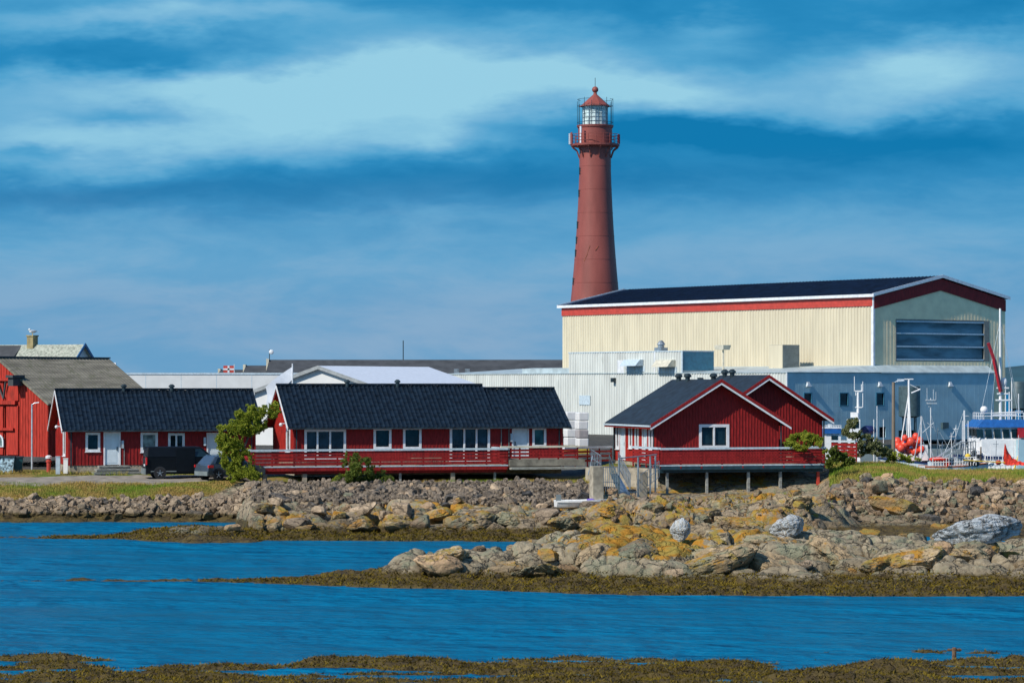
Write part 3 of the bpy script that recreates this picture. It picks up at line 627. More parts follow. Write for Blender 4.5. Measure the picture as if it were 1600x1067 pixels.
# right pair of cabins: ridge runs away from the viewer
def gabled(name, label, px_l, px_r, D, th, W, dep, zb, py_e, py_r, front, side, vents, oe=.55, of=.75, xs=0):
    k = at(px_l, 700, D); X0, Y0 = k.x, k.y
    root = thing(name, label, 'cabin', (X0, Y0, 0), th); TF = TFr(); TL = TLf(dep)
    L = fx(px_r, X0, Y0, th); ze = EYE + (HZ - py_e) / F * D; zr = EYE + (HZ - py_r) / F * (D + 1)
    sl_ = (zr - ze) / (L / 2)
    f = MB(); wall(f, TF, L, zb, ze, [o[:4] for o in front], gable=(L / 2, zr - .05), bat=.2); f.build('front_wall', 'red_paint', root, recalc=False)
    s = MB(); wall(s, TL, dep, zb, ze, [o[:4] for o in side], bat=.24); s.build('side_wall', 'red_lit', root, recalc=False)
    b = MB(); wall(b, TRt(L), dep, zb, ze, (), .24); wall(b, TBk(dep, L), L, zb, ze, (), .3, gable=(L / 2, zr - .05)); b.build('back_wall', 'red_paint', root, recalc=False)
    MB().box(.03, L - .03, .03, dep - .03, zb - 1.0, zb).build('plinth', 'concrete', root)
    ez = ze - oe * sl_; y0, y1 = -of, dep + .4; r = MB()
    for xa, xb in ((-oe, L / 2), (L + oe, L / 2)):
        slab(r, (xa, y0, ez + .22), (xa, y1, ez + .22), (xb, y1, zr + .22), (xb, y0, zr + .22), .06)
    rr = r.build('roof', 'felt', root)
    r2 = MB(); 
    for xa, xb in ((-oe + .02, L / 2 - .01), (L + oe - .02, L / 2 + .01)):
        slab(r2, (xa, y0 + .02, ez + .15), (xa, y1 - .02, ez + .15), (xb, y1 - .02, zr + .15), (xb, y0 + .02, zr + .15), .07)
    r2.build('eaves_board', 'red_paint', rr)
    for nm, m_, dz, hh, dy in (('barge_board', 'red_paint', .03, .20, .05), ('barge_trim', 'white_trim', -.12, .13, .03)):
        for xa in (-oe, L + oe):
            q = MB(); pts = [(xa, y0 - dy, ez + dz), (xa, y0 - .001, ez + dz), (L / 2, y0 - .001, zr + dz), (L / 2, y0 - dy, zr + dz)]
            q.hexa(pts + [(a, b_, z + hh) for a, b_, z in pts])
            q.build(nm, m_, rr)
    q = MB(); q.box(-oe - .1, -oe, y0, y1, ez + .06, ez + .17); q.build('gutter', 'cap_grey', rr)
    q = MB(); q.box(-oe - .02, -oe + .03, y0, y1, ez - .05, ez + .06); q.build('fascia', 'red_lit', rr)
    MB().tube((L + .1, -.12, zb), (L + .1, -.12, ze - .1), .05).tube((L + .1, -.12, ze - .1), (L + oe, -.12, ez + .1), .05).build('downpipe', 'dark_steel', rr)
    MB().tube((-.1, dep - .2, zb), (-.1, dep - .2, ze - .2), .05).tube((-.1, dep - .2, ze - .2), (-oe, dep, ez + .1), .05).build('downpipe', 'dark_steel', rr)
    MB().tube((-.08, .1, zb), (-.08, .1, ze), .04).build('downpipe', 'dark_steel', rr)
    for o in front: window(root, TF, *o[:4], mull=o[4] if len(o) > 4 else (), fw=.13)
    for o in side:
        if o[4] == 'd': door(root, TL, o[0], o[2], o[1] - o[0], o[3] - o[2])
        else: window(root, TL, *o[:4], gl='glass_curtain', fw=.14)
    for (fy, fxx) in vents: roof_vent(root, L / 2 - .15 - fxx, fy, zr + .3, s=1.3)
    return root, L, zr, ze
thR = R(15); k = at(1024, 700, 176); Sx = lambda px: fx(px, k.x, k.y, thR)
zz = lambda py: EYE + (HZ - py) / F * 177
cabR, LR, zrR, zeR = gabled('holiday_cabin', 'red gabled cabin with one double window above the raised terrace on stilts', 1024, 1217, 176, thR, 0, 8.6, 2.85, 660, 598,
    [(Sx(1095), Sx(1136), zz(697), zz(666), (.5,))],
    [(.5, 1.0, 3.7, 5.0, 'w'), (1.4, 2.3, 2.88, 5.0, 'd'), (3.3, 3.8, 3.8, 5.0, 'w'), (4.6, 5.1, 3.8, 5.0, 'w'), (6.1, 6.9, 2.9, 5.0, 'd'), (7.5, 8.0, 3.7, 5.0, 'w')], [(7.2, .0), (5.4, .0), (.9, -.2)])
cabR2, _, _, _ = gabled('holiday_cabin', 'second red gabled cabin half hidden behind the one with the double window', 1106, 1284, 181.5, thR, 0, 8.4, 2.85, 652, 591,
    [], [(6, 6.6, 3.6, 4.8, 'w')], [(7.4, .0), (5.9, 0)])
q = MB(); q.ball(at(985, 678, 174.5), .13); 

# ------------------------------------------------------------------ terraces
def railing(par, pts, z, h=.95, boards=4, cap='cap_grey', bm='red_paint', gap=None, post=1.35, capw=.2):
    """posts, horizontal boards and a pale cap rail along a polyline (local xy), z = deck top"""
    for (a, b) in zip(pts[:-1], pts[1:]):
        a = Vector((*a, 0)); b = Vector((*b, 0)); L = (b - a).length; n = max(1, round(L / post))
        bd_ = MB(); bh = (h - .1) / boards
        out = Vector((b.y - a.y, a.x - b.x, 0)).normalized() * .05
        for k in range(boards): z0 = z + .06 + k * bh; p0 = a + out + Vector((0, 0, z0 + bh * .36)); bd_.bar(p0, p0 + (b - a), bh * (.86 if gap is None else gap), .025) if False else bd_.bar(a + out + Vector((0, 0, z0 + bh * .4)), b + out + Vector((0, 0, z0 + bh * .4)), .025, bh * (.80 if gap is None else gap))
        bd_.build('railing', bm, par)
        for k in range(n + 1):
            q = a + (b - a) * (k / n); MB().box(q.x - .045, q.x + .045, q.y - .045, q.y + .045, z - .2, z + h).build('rail_post', bm, par)
        cp = MB(); cp.bar(a + Vector((0, 0, z + h + .03)), b + Vector((0, 0, z + h + .03)), capw, .06) if False else cp.bar(a + out * .6 + Vector((0, 0, z + h + .03)), b + out * .6 + Vector((0, 0, z + h + .05)), capw, .12)
        cp.build('cap_rail', cap, par)
def terrace(name, label, X0, Y0, th, x0, x1, d0, d1, zt, posts, fascia='red_paint', cap='cap_grey', sides=(1, 1), pm='grey_wood', post_bottom=None, boards=4, under='red_paint'):
    r = thing(name, label, 'terrace', (X0, Y0, 0), th)
    m_ = MB(); n = int((d1 - d0) / .15)
    for k in range(n): y = -d1 + k * (d1 - d0) / n; m_.box(x0, x1, y, y + (d1 - d0) / n - .012, zt - .04, zt)
    m_.build('deck_boards', 'deck', r)
    MB().box(x0 - .03, x1 + .03, -d1 - .05, -d1 - .005, zt - .06, zt + .01).build('edge_board', 'cap_grey', r)
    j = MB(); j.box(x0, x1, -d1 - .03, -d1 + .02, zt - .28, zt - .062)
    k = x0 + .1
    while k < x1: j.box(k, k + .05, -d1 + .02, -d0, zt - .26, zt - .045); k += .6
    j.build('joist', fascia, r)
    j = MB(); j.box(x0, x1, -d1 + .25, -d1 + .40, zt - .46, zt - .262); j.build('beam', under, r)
    for (px_, m2, th_) in posts:
        w = Matrix.Rotation(th, 3, 'Z') @ Vector((px_, -d1 + .32, 0)); g = gz(X0 + w.x, Y0 + w.y)
        MB().box(px_ - th_, px_ + th_, -d1 + .32 - th_, -d1 + .32 + th_, g - .5, zt - .46).build('support_post', m2, r)
    pts = [(x0, -d1), (x1, -d1)]
    if sides[0]: pts = [(x0, -d0)] + pts
    if sides[1]: pts = pts + [(x1, -d0)]
    railing(r, pts, zt, cap=cap, boards=boards)
    return r
X0, Y0, th = MX, MY, MTH
Tq = lambda px, d1: fx(px, X0 + d1 * math.sin(th), Y0 - d1 * math.cos(th), th)
# main terrace: front edge 3.6 m before the cabin
d1 = 3.7; a, b = Tq(391, d1), Tq(793, d1)
terr = terrace('long_terrace', 'long red wooden terrace with pale cap rail in front of the longest cabin', X0, Y0, th, a, b, .1, d1, EYE + (HZ - 730) / F * 171.6,
    [(Tq(415, d1), 'concrete', .13), (Tq(477, d1), 'concrete', .14), (Tq(627, d1), 'grey_wood', .07), (Tq(709, d1), 'concrete', .13), (Tq(560, d1), 'grey_wood', .07), (Tq(775, d1), 'grey_wood', .07)])
# low concrete terrace before its annex
ct = thing('concrete_terrace', 'low concrete terrace with cream capped red railing beside the long terrace', 'terrace', (X0, Y0, 0), th)
d2 = 3.9; a2, b2 = Tq(796, d2), Tq(914, d2); zc = EYE + (HZ - 721) / F * 172.5
m_ = MB(); m_.box(a2, b2, -d2, -.1, zc - .40, zc); m_.build('slab', mat('slab_grey', (.22, .20, .155), .9, var=.25, vs=2, bump=.3), ct)
m_ = MB(); m_.box(a2, b2, -d2 - .5, -d2 - .003, zc - .60, zc - .46); m_.build('footing_beam', 'grey_wood', ct)
mat('cap_cream', (.60, .56, .44), .6)
railing(ct, [(a2 - .5, -d2 + .3), (b2 - .4, -d2 + .3)], zc, h=.75, boards=3, cap='cap_cream', gap=.62)
wk = thing('walkway_fence', 'open red plank fence with white top between the long cabin and the gabled one', 'fence', (0, 0, 0), 0)
p0 = at(880, 725, 180); p1 = at(955, 725, 183)
railing(wk, [(p0.x, p0.y), (p1.x, p1.y)], p0.z, h=.62 + .35, boards=3, cap='white_trim', gap=.45, post=1.0, bm='red_lit')
# concrete path edge below the right cabin
wp = thing('retaining_wall', 'low concrete retaining wall edged with grass behind the steel gates', 'wall'); a_ = at(915, 730, 172); b_ = at(1028, 732, 169)
m_ = MB(); m_.hexa([(a_.x, a_.y, 1.6), (b_.x, b_.y, 1.6), (b_.x, b_.y + .5, 1.6), (a_.x, a_.y + .5, 1.6), (a_.x, a_.y, a_.z), (b_.x, b_.y, b_.z), (b_.x, b_.y + .5, b_.z), (a_.x, a_.y + .5, a_.z)])
m_.build('wall_body', 'concrete', wp)
# right terrace on stilts
k = at(1024, 700, 176); X0, Y0, th = k.x, k.y, thR; d1 = 5.4
Tq = lambda px, d1: fx(px, X0 + d1 * math.sin(th), Y0 - d1 * math.cos(th), th)
zt = EYE + (HZ - 726) / F * 171.5
terR = terrace('stilt_terrace', 'raised red terrace standing on tall posts over the rocks in front of the gabled cabin', X0, Y0, th, Tq(1031, d1), Tq(1288, d1), .1, d1, zt,
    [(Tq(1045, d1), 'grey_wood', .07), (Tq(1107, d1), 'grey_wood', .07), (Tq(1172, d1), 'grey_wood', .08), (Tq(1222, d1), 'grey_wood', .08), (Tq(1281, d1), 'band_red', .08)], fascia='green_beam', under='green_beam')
# a loose picnic table and back fence
def picnic(par_label, loc, rz):
    t_ = thing('picnic_table', par_label, 'table', loc, rz)
    m_ = MB()
    for k in range(4): m_.box(-.9, .9, -.36 + k * .19, -.20 + k * .19, .70, .74)
    m_.build('table_top', 'deck', t_)
    for y in (-.75, .75): MB().box(-.9, .9, y - .13, y + .13, .42, .46).build('bench', 'deck', t_)
    for x in (-.65, .65):
        m_ = MB(); m_.bar((x, -.65, 0), (x, -.2, .70), .04, .1).bar((x, .65, 0), (x, .2, .70), .04, .1).bar((x, -.85, .38), (x, .85, .38), .04, .09); m_.build('leg', 'deck', t_)
    return t_
w = Matrix.Rotation(th, 3, 'Z') @ Vector((Tq(1245, 3), -3.6, 0)); picnic('wooden picnic table seen through the railing of the raised terrace', (X0 + w.x, Y0 + w.y, zt), th)
w = Matrix.Rotation(MTH, 3, 'Z') @ Vector((fx(650, MX, MY, MTH), -2.2, 0)); picnic('wooden picnic table on the long terrace below the two small windows', (MX + w.x, MY + w.y, EYE + (HZ - 730) / F * 171.6), MTH)
bf = thing('patio_fence', 'short red plank fence with pale cap behind the dark shrub by the raised terrace', 'fence'); p0 = at(1300, 712, 180); p1 = at(1338, 712, 178)
railing(bf, [(p0.x, p0.y), (p1.x, p1.y)], p0.z - .1, h=1.0, boards=4)
# ------------------------------------------------------------------ lighthouse
lh = thing('lighthouse', 'tall tapering red iron lighthouse with glazed lantern above the cream hall', 'lighthouse', (9.27, 317, 0))
LZ = lambda py: EYE + (HZ - py) / 14.02
t_ = MB(); zs = np.linspace(2.7, LZ(231), 26)
prof = [(1.70 + (LZ(231) - z) * .018 + (LZ(231) - z) ** 2 * .0025 + .10 * math.exp(-(z - LZ(240)) ** 2 / .4), z) for z in zs]
t_.lathe(prof, 48); t_.build('tower', 'lighthouse_red', lh, smooth=True)
for z in np.arange(6, 33, 2.6):
    sm = MB(); rr = np.interp(z, [p[1] for p in prof], [p[0] for p in prof]); sm.lathe([(rr + .015, z - .05), (rr + .018, z - .03), (rr + .018, z + .03), (rr + .015, z + .05)], 48)
    sm.build('seam_ring', 'lighthouse_red', lh, smooth=True)
g = MB(); g.lathe([(1.9, LZ(231)), (2.72, LZ(229)), (2.74, LZ(226)), (1.9, LZ(226))], 32); g.build('gallery', 'lighthouse_red', lh)
for k in range(12):
    bk = MB(); a = k * math.pi / 6 + .2; c_, s_ = math.cos(a), math.sin(a)
    for p_, q_ in (((2.65, LZ(230)), (2.1, LZ(236))), ((2.1, LZ(236)), (1.82, LZ(247)))): bk.bar((p_[0] * c_, p_[0] * s_, p_[1]), (q_[0] * c_, q_[0] * s_, q_[1]), .08, .14)
    bk.build('gallery_bracket', 'lighthouse_red', lh)
dr = MB(); dr.lathe([(1.88, LZ(226)), (1.90, LZ(201)), (2.0, LZ(200)), (2.0, LZ(198.5))], 36); dr.build('watch_room', 'lighthouse_red', lh, smooth=True)
rl = MB()
for k in range(20):
    a = k * math.pi / 10; rl.tube((2.66 * math.cos(a), 2.66 * math.sin(a), LZ(226)), (2.66 * math.cos(a), 2.66 * math.sin(a), LZ(211)), .035, n=5)
for z in (LZ(211), LZ(216), LZ(221)):
    for k in range(24):
        a, b = k * math.pi / 12, (k + 1) * math.pi / 12; rl.tube((2.66 * math.cos(a), 2.66 * math.sin(a), z), (2.66 * math.cos(b), 2.66 * math.sin(b), z), .03, n=5)
rl.build('gallery_railing', 'lighthouse_red', lh)
def panel(a0, a1, z0, z1, r, m_, nm):
    q = MB(); n = 5
    for k in range(n):
        u, v = a0 + (a1 - a0) * k / n, a0 + (a1 - a0) * (k + 1) / n
        q.hexa([(r * math.cos(u), r * math.sin(u), z0), (r * math.cos(v), r * math.sin(v), z0), ((r + .06) * math.cos(v), (r + .06) * math.sin(v), z0), ((r + .06) * math.cos(u), (r + .06) * math.sin(u), z0),
                (r * math.cos(u), r * math.sin(u), z1), (r * math.cos(v), r * math.sin(v), z1), ((r + .06) * math.cos(v), (r + .06) * math.sin(v), z1), ((r + .06) * math.cos(u), (r + .06) * math.sin(u), z1)])
    return q.build(nm, m_, lh)
panel(R(172), R(200), LZ(227), LZ(208), 2.72, 'lighthouse_red', 'gallery_screen'); panel(R(-24), R(4), LZ(225), LZ(211), 2.72, 'red_paint', 'gallery_screen')
MB().tube((-1.65, -1.9, LZ(226)), (-1.65, -1.9, LZ(200)), .12).build('white_post', 'white_trim', lh); MB().box(-2.95, -2.78, -.2, .2, LZ(226), LZ(209)).build('antenna_panel', 'cap_grey', lh)
tg = MB(); tg.lathe([(2.02, LZ(198.6)), (2.06, LZ(198)), (2.06, LZ(196.6)), (1.5, LZ(196.6))], 32); tg.build('lantern_gallery', 'lighthouse_red', lh)
MB().lathe([(1.36, LZ(196.5)), (1.36, LZ(167))], 12).build('lantern_glass', 'lens', lh)
MB().lathe([(.55, LZ(194)), (.75, LZ(188)), (.8, LZ(180)), (.55, LZ(171))], 20).build('lens', 'lens', lh)
ba = MB()
for k in range(12):
    a = k * math.pi / 6; ba.tube((1.39 * math.cos(a), 1.39 * math.sin(a), LZ(196.5)), (1.39 * math.cos(a), 1.39 * math.sin(a), LZ(167)), .035, n=5)
for z in (190, 184, 178, 172):
    for k in range(12):
        a, b = k * math.pi / 6, (k + 1) * math.pi / 6; ba.tube((1.39 * math.cos(a), 1.39 * math.sin(a), LZ(z)), (1.39 * math.cos(b), 1.39 * math.sin(b), LZ(z)), .025, n=5)
ba.build('glazing_bar', 'steel', lh)
ro = MB(); ro.lathe([(1.78, LZ(166)), (1.80, LZ(167)), (1.72, LZ(167)), (.22, LZ(148)), (.18, LZ(145))], 10); ro.build('lantern_roof', 'lighthouse_red', lh)
MB().ball((0, 0, LZ(140.5)), .36).build('finial_ball', 'lighthouse_red', lh, smooth=True); MB().tube((0, 0, LZ(136)), (0, 0, LZ(122)), .03).build('lightning_rod', 'dark_steel', lh)
cg = MB()
for k in range(14):
    a = k * 2 * math.pi / 14; cg.tube((1.98 * math.cos(a), 1.98 * math.sin(a), LZ(197)), (1.98 * math.cos(a), 1.98 * math.sin(a), LZ(154 + 5 * (k % 3))), .028, n=5)
for z in (192, 166, 156):
    for k in range(20):
        if z == 156 and 3 < k % 10 < 8: continue
        a, b = k * math.pi / 10, (k + 1) * math.pi / 10; cg.tube((1.98 * math.cos(a), 1.98 * math.sin(a), LZ(z)), (1.98 * math.cos(b), 1.98 * math.sin(b), LZ(z)), .022, n=5)
cg.build('lantern_cage', 'dark_steel', lh)
for py_ in (268, 303, 352, 376, 396, 440):
    z = LZ(py_); r0 = float(np.interp(z, [p[1] for p in prof], [p[0] for p in prof])); a = R(196)
    w_ = MB(); c_ = Vector((r0 * math.cos(a), r0 * math.sin(a), z))
    for k in (-1, 0, 1): q = c_ + Vector((.02, .0, k * .28)); w_.bar(q + Vector((-.12, 0, 0)), q + Vector((.35, -.5, 0)), .07, .07)
    w_.bar(c_ + Vector((-.06, -.06, -.4)), c_ + Vector((-.06, -.06, .4)), .1, .1); w_.build('rung_bracket', 'dark_steel', lh)
st_ = MB(); st_.box(0, .12, -.02, .0, 0, .4)
for (px, py, dz) in ((921, 385, 1.1), (917, 398, .8), (934, 386, .5)):
    z = LZ(py); x = (px - 930) / 14.02; r0 = float(np.interp(z, [p[1] for p in prof], [p[0] for p in prof])); 
    MB().bar((x, -math.sqrt(r0 ** 2 - x * x) - .01, z), (x - .35, -math.sqrt((r0 + .05) ** 2 - (x - .35) ** 2) - .01, z - dz), .09, .03).build('rust_streak', 'rust', lh)

# ------------------------------------------------------------------ boat hall and annexe behind: local x along the gable (to the right), y along the long wall (away)
A = Vector((34.3, 270, 0)); HA = R(36); ca, sa_ = math.cos(HA), math.sin(HA)
hall = thing('boat_hall', 'huge cream boat hall with red fascia, dark blue roof and folding gable door', 'building', A, HA)
Wd, Ln, ze, zr, z0 = 17.66, 49.0, 16.05, 17.95, 2.6
def ribbed(mb, T, L, z0, z1, sp=.45, dp=.05, top=None):
    """trapezoid-profile cladding"""
    n = int(L / sp)
    for k in range(n):
        a = k * L / n; w_ = L / n; q = [(a, 0), (a + w_ * .45, 0), (a + w_ * .55, dp), (a + w_ * .90, dp), (a + w_, 0)]
        for (u, v) in zip(q[:-1], q[1:]):
            zt0, zt1 = (z1, z1) if top is None else (top(u[0]), top(v[0]))
            mb.poly([T(u[0], u[1], z0), T(v[0], v[1], z0), T(v[0], v[1], zt1), T(u[0], u[1], zt0)])
TL = TLf(Ln)
m_ = MB(); ribbed(m_, TL, Ln, z0, ze - .9, .42, .06); m_.build('long_wall', 'cream', hall, recalc=False)
top = lambda s: ze + (zr - ze) * (1 - abs(s - Wd / 2) / (Wd / 2))
s0, s1, zb_, zt_ = 2.95, 14.8, 9.95, 13.85
m_ = MB(); wall(m_, TFr(), Wd, z0, ze, [(s0, s1, zb_, zt_)], bat=.45, bw=.2, bd=.008, gable=(Wd / 2, zr)); m_.build('gable_wall', 'gable_lifted', hall, recalc=False)
m_ = MB(); wall(m_, TRt(Wd), Ln, z0, ze, (), bat=0); wall(m_, TBk(Ln, Wd), Wd, z0, ze, (), bat=0, gable=(Wd / 2, zr)); m_.build('back_wall', 'cream', hall)
m_ = MB(); m_.box(.0, Ln, .05, .13, ze - .9, ze - .02, TL)
for k in range(5): m_.box(.0, Ln, .13, .145, ze - .86 + k * .17, ze - .78 + k * .17, TL)
m_.build('red_fascia', 'band_red', hall)
m_ = MB(); T_ = TFr()
for a, b in ((0, Wd / 2), (Wd, Wd / 2)):
    p = [(a, -.02, 0), (b, -.02, 0), (b, -.14, 0), (a, -.14, 0)]
    m_.hexa([(x, y, top(x) - 1.15) for x, y, _ in p] + [(x, y, top(x) - .02) for x, y, _ in p])
m_.build('gable_fascia', 'red_paint', hall)
m_ = MB(); oe = .3; ez = ze - oe * (zr - ze) / (Wd / 2)
slab(m_, (-oe, -.3, ez + .25), (-oe, Ln + .4, ez + .25), (Wd / 2, Ln + .4, zr + .25), (Wd / 2, -.3, zr + .25), .14)
slab(m_, (Wd + oe, -.3, ez + .25), (Wd + oe, Ln + .4, ez + .25), (Wd / 2 + .01, Ln + .4, zr + .25), (Wd / 2 + .01, -.3, zr + .25), .14)
for k in range(0, 96): y = -.25 + k * .51; m_.hexa([(-oe, y, ez + .25), (-oe, y + .05, ez + .25), (Wd / 2, y + .05, zr + .25), (Wd / 2, y, zr + .25), (-oe, y, ez + .30), (-oe, y + .05, ez + .30), (Wd / 2, y + .05, zr + .30), (Wd / 2, y, zr + .30)])
rf = m_.build('roof', 'hall_roof', hall)
m_ = MB(); m_.box(-oe - .16, -oe - .003, -.52, Ln + .42, ez + .02, ez + .30)
m_.build('gutter', 'white_trim', rf)
for yv in (-.38, Ln + .41):
    m_ = MB()
    for a in (-oe - .1, Wd + oe + .1):
        za = ez + .06; zc_ = zr + .06
        m_.hexa([(a, yv, za), (a, yv + .07, za), (Wd / 2, yv + .07, zc_), (Wd / 2, yv, zc_), (a, yv, za + .30), (a, yv + .07, za + .30), (Wd / 2, yv + .07, zc_ + .30), (Wd / 2, yv, zc_ + .30)])
    m_.build('verge_trim', 'white_trim', rf)
MB().box(-.1, .12, -.12, -.045, z0, ze).box(-.12, -.07, -.1, .16, z0, ze).build('corner_trim', 'white_trim', hall)
m_ = MB(); m_.box(s0, s1, -.35, -.25, zb_, zt_, T_); gd = m_.build('folding_door', mat('door_blue', (.12, .23, .29), .8, var=.35, vs=.45, stretch=(.5, 1, 2.2)), hall)
for z in (zb_ + .15, 11.35, 12.6, 13.75): MB().box(s0 + .05, s1 - .05, -.22, .02, z - .07, z + .07, T_).build('door_rail', 'cap_grey', gd)
MB().box(s0 - .05, s0 + .02, -.1, .03, zb_, zt_ + .1, T_).box(s1 - .02, s1 + .7, -.1, .025, zb_, zt_ + .1, T_).box(s0, s1, -.1, .03, zt_, zt_ + .12, T_).build('door_surround', mat('taupe', (.26, .24, .20), .7), hall)

Cc = Vector((25.39, 262.3, 0)); ann = thing('annexe', 'lower factory annexe, white ribbed wall to the left and shaded blue wall facing the quay', 'building', Cc, HA)
px2s = lambda px: (lambda k: (Cc.x - k * Cc.y) / (sa_ + k * ca))((px - 800) / F)   # along the white wall from the corner, away
px2b = lambda px: (lambda k: (k * Cc.y - Cc.x) / (ca - k * sa_))((px - 800) / F)   # along the blue wall
La, Ba = px2s(698), px2b(1553); Ea = 11.75; zt = 8.81
TL = TLf(La); m_ = MB(); ribbed(m_, TL, La, 2.4, zt, .40, .07); m_.build('white_wall', 'white_clad', ann, recalc=False)
zA = lambda py, D: EYE + (HZ - py) / F * D
ops = [(px2b(a), px2b(b), zA(634, 265), zA(614, 265)) for a, b in ((1256, 1268), (1312, 1325), (1369, 1381))]
ops += [(px2b(1374), px2b(1384), 2.7, zA(668, 265)), (px2b(1404), px2b(1432), 2.7, zA(673, 268))]
m_ = MB(); wall(m_, TFr(), Ba, 2.4, zt, ops, bat=.6, bw=.05, bd=.004); m_.build('blue_wall', 'blue_clad', ann, recalc=False)
for k, o in enumerate(ops):
    if k < 3: window(ann, TFr(), *o, fr='teal_box', gl='glass_door', fw=.05, sill=False)
    else: MB().box(*o[:2], -.6, -.5, *o[2:], TFr()).build('gate_opening', 'plastic', ann)
m_ = MB(); m_.poly([(0, 0, zt + .02), (Ba, 0, zt + .02), (Ba, 1.0, 9.55), (Ea, 1.0, 9.55), (Ea, La, 9.55), (0, La, zt + .02)])
m_ = MB(); slab(m_, (-.12, -.12, zt + .05), (-.12, La, zt + .05), (Ea - .02, La, 9.52), (Ea - .02, .99, 9.52), .08)
slab(m_, (-.12, -.12, zt + .051), (Ea - .02, .985, 9.521), (Ea + .0, .985, 9.521), (Ba, -.12, zt + .051), .05)
m_.hexa([(Ea, -.12, zt - .05), (Ba + .1, -.12, zt - .05), (Ba + .1, .98, zt), (Ea, .98, zt), (Ea, -.12, zt + .06), (Ba + .1, -.12, zt + .06), (Ba + .1, .98, 9.55), (Ea, .98, 9.55)])
for k in range(12): b_ = Ea + k * 1.55; m_.box(b_, b_ + .03, -.125, -.118, zt - .05, zt + .04)
m_.build('roof', 'light_roof', ann)
MB().box(-.13, .0, -.09, -.02, 2.4, zt - .05).build('corner_trim', 'white_trim', ann)
# upper storey on the annexe roof
s_a, s_b = px2s(1067), px2s(889); zu = zA(549, 273)
m_ = MB(); TT = lambda s, d_, z: (-d_ - .02, s_b - s, z)
ribbed(m_, TT, s_b - s_a, zt + .06, zu, .40, .07); m_.build('upper_wall', 'white_clad', ann, recalc=False)
MB().box(.06, 3.9, s_a, s_b, zt, zu).build('upper_block', 'white_clad', ann); MB().box(0, 3.85, s_a - .05, s_a - .005, zt + .25, zu - .03).build('end_wall', 'teal_box', ann)
MB().box(-.10, 3.9, s_a - .06, s_b + .02, zu, zu + .10).box(-.12, -.05, s_a - .08, s_a + .1, zt, zu).build('coping', 'cap_grey', ann)
def hood(pa, pb, ya, yb, m2, m1='white_trim'):
    sa, sb = px2s(pb), px2s(pa); z1, z2 = zA(yb, 273), zA(ya, 273); h = MB()
    h.hexa([(-.05, sa, z1), (-1.1, sa, z1), (-1.1, sb, z1), (-.05, sb, z1), (-.05, sa, z2), (-.5, sa, z2), (-.5, sb, z2), (-.05, sb, z2)]); q = h.build('vent_hood', m2, ann)
    MB().box(-.09, -.03, sa - .25, sb + .25, z1 - .55, z1, None).build('hood_louvre', 'cap_grey', q)
hood(981, 1006, 561, 571, 'cap_grey'); hood(1031, 1056, 562, 573, 'cap_cream')
MB().box(-.10, -.02, px2s(976), px2s(966), zA(583, 276), zA(562, 276)).build('wall_hatch', 'white_trim', ann)
MB().tube((-.06, px2s(1024), zt), (-.06, px2s(1024), zu), .1).build('vertical_pipe', 'white_trim', ann)
h = MB(); sx_ = px2s(1015); h.box(1.0, 1.9, sx_ - .5, sx_ + .5, zu + .1, zu + .45); h.lathe([(.32, 0), (.32, .25), (.42, .3), (.2, .65), (.05, .7)], 10, (1.45, sx_, zu + .45)); h.build('roof_cowl', 'steel', ann)
h = MB(); sx_ = px2s(1073); h.hexa([(4.2, sx_ - .5, zu + .2), (5.0, sx_ - .5, zu + .2), (5.0, sx_ + .7, zu + .2), (4.2, sx_ + .7, zu + .2), (4.1, sx_ - .6, zu + .65), (5.1, sx_ - .6, zu + .65), (5.1, sx_ + .8, zu + .65), (4.1, sx_ + .8, zu + .65)]); h.tube((4.6, sx_, zt), (4.6, sx_, zu + .2), .1); h.build('roof_duct', 'cap_cream', ann)
sg = px2s(1106); MB().box(7.6, 9.7, sg - 2.2, sg - .2, 8.9, zA(537, 267)).build('plant_box', 'grey_box', ann)
MB().box(7.52, 7.59, sg - 2.19, sg - .2, 8.95, zA(537, 267) - .02).build('plant_box_lit_side', 'cream', ann)  # cream sheet paints the sunlit side; the grey body carries the shaded face
m_ = MB()
for px in (962, 1098): m_.box(-.5, -.08, px2s(px) - .15, px2s(px) + .2, zA(597, 275), zA(590, 275))
m_.build('wall_lamp', 'dark_steel', ann)
for px in (1262, 1374, 1484):
    b_ = px2b(px); q = MB(); z = zA(602, 266); q.hexa([(b_ - .28, -.3, z - .1), (b_ + .28, -.3, z - .1), (b_ + .28, -.05, z - .15), (b_ - .28, -.05, z - .15), (b_ - .15, -.22, z + .12), (b_ + .15, -.22, z + .12), (b_ + .15, -.05, z + .35), (b_ - .15, -.05, z + .35)]); q.build('wall_lamp', 'lamp_grey', ann)
m_ = MB(); b_ = px2b(1475); m_.box(b_ - .4, b_ + .4, -.25, -.02, zA(670, 269), zA(661, 269)); m_.build('vent_box', 'tank', ann)
MB().box(-.10, -.04, px2s(923), px2s(906), zA(633, 283), zA(618, 283)).build('hatch', 'cap_grey', ann)
MB().box(-.05, 0.02, px2s(811), px2s(811) + .1, zt, zt + .1).build('flashing', 'cap_grey', ann)
par = MB(); par.box(.4, 3.2, px2s(887), px2s(811), zt + .02, zA(575, 285)); par.build('parapet_box', 'light_roof', ann)

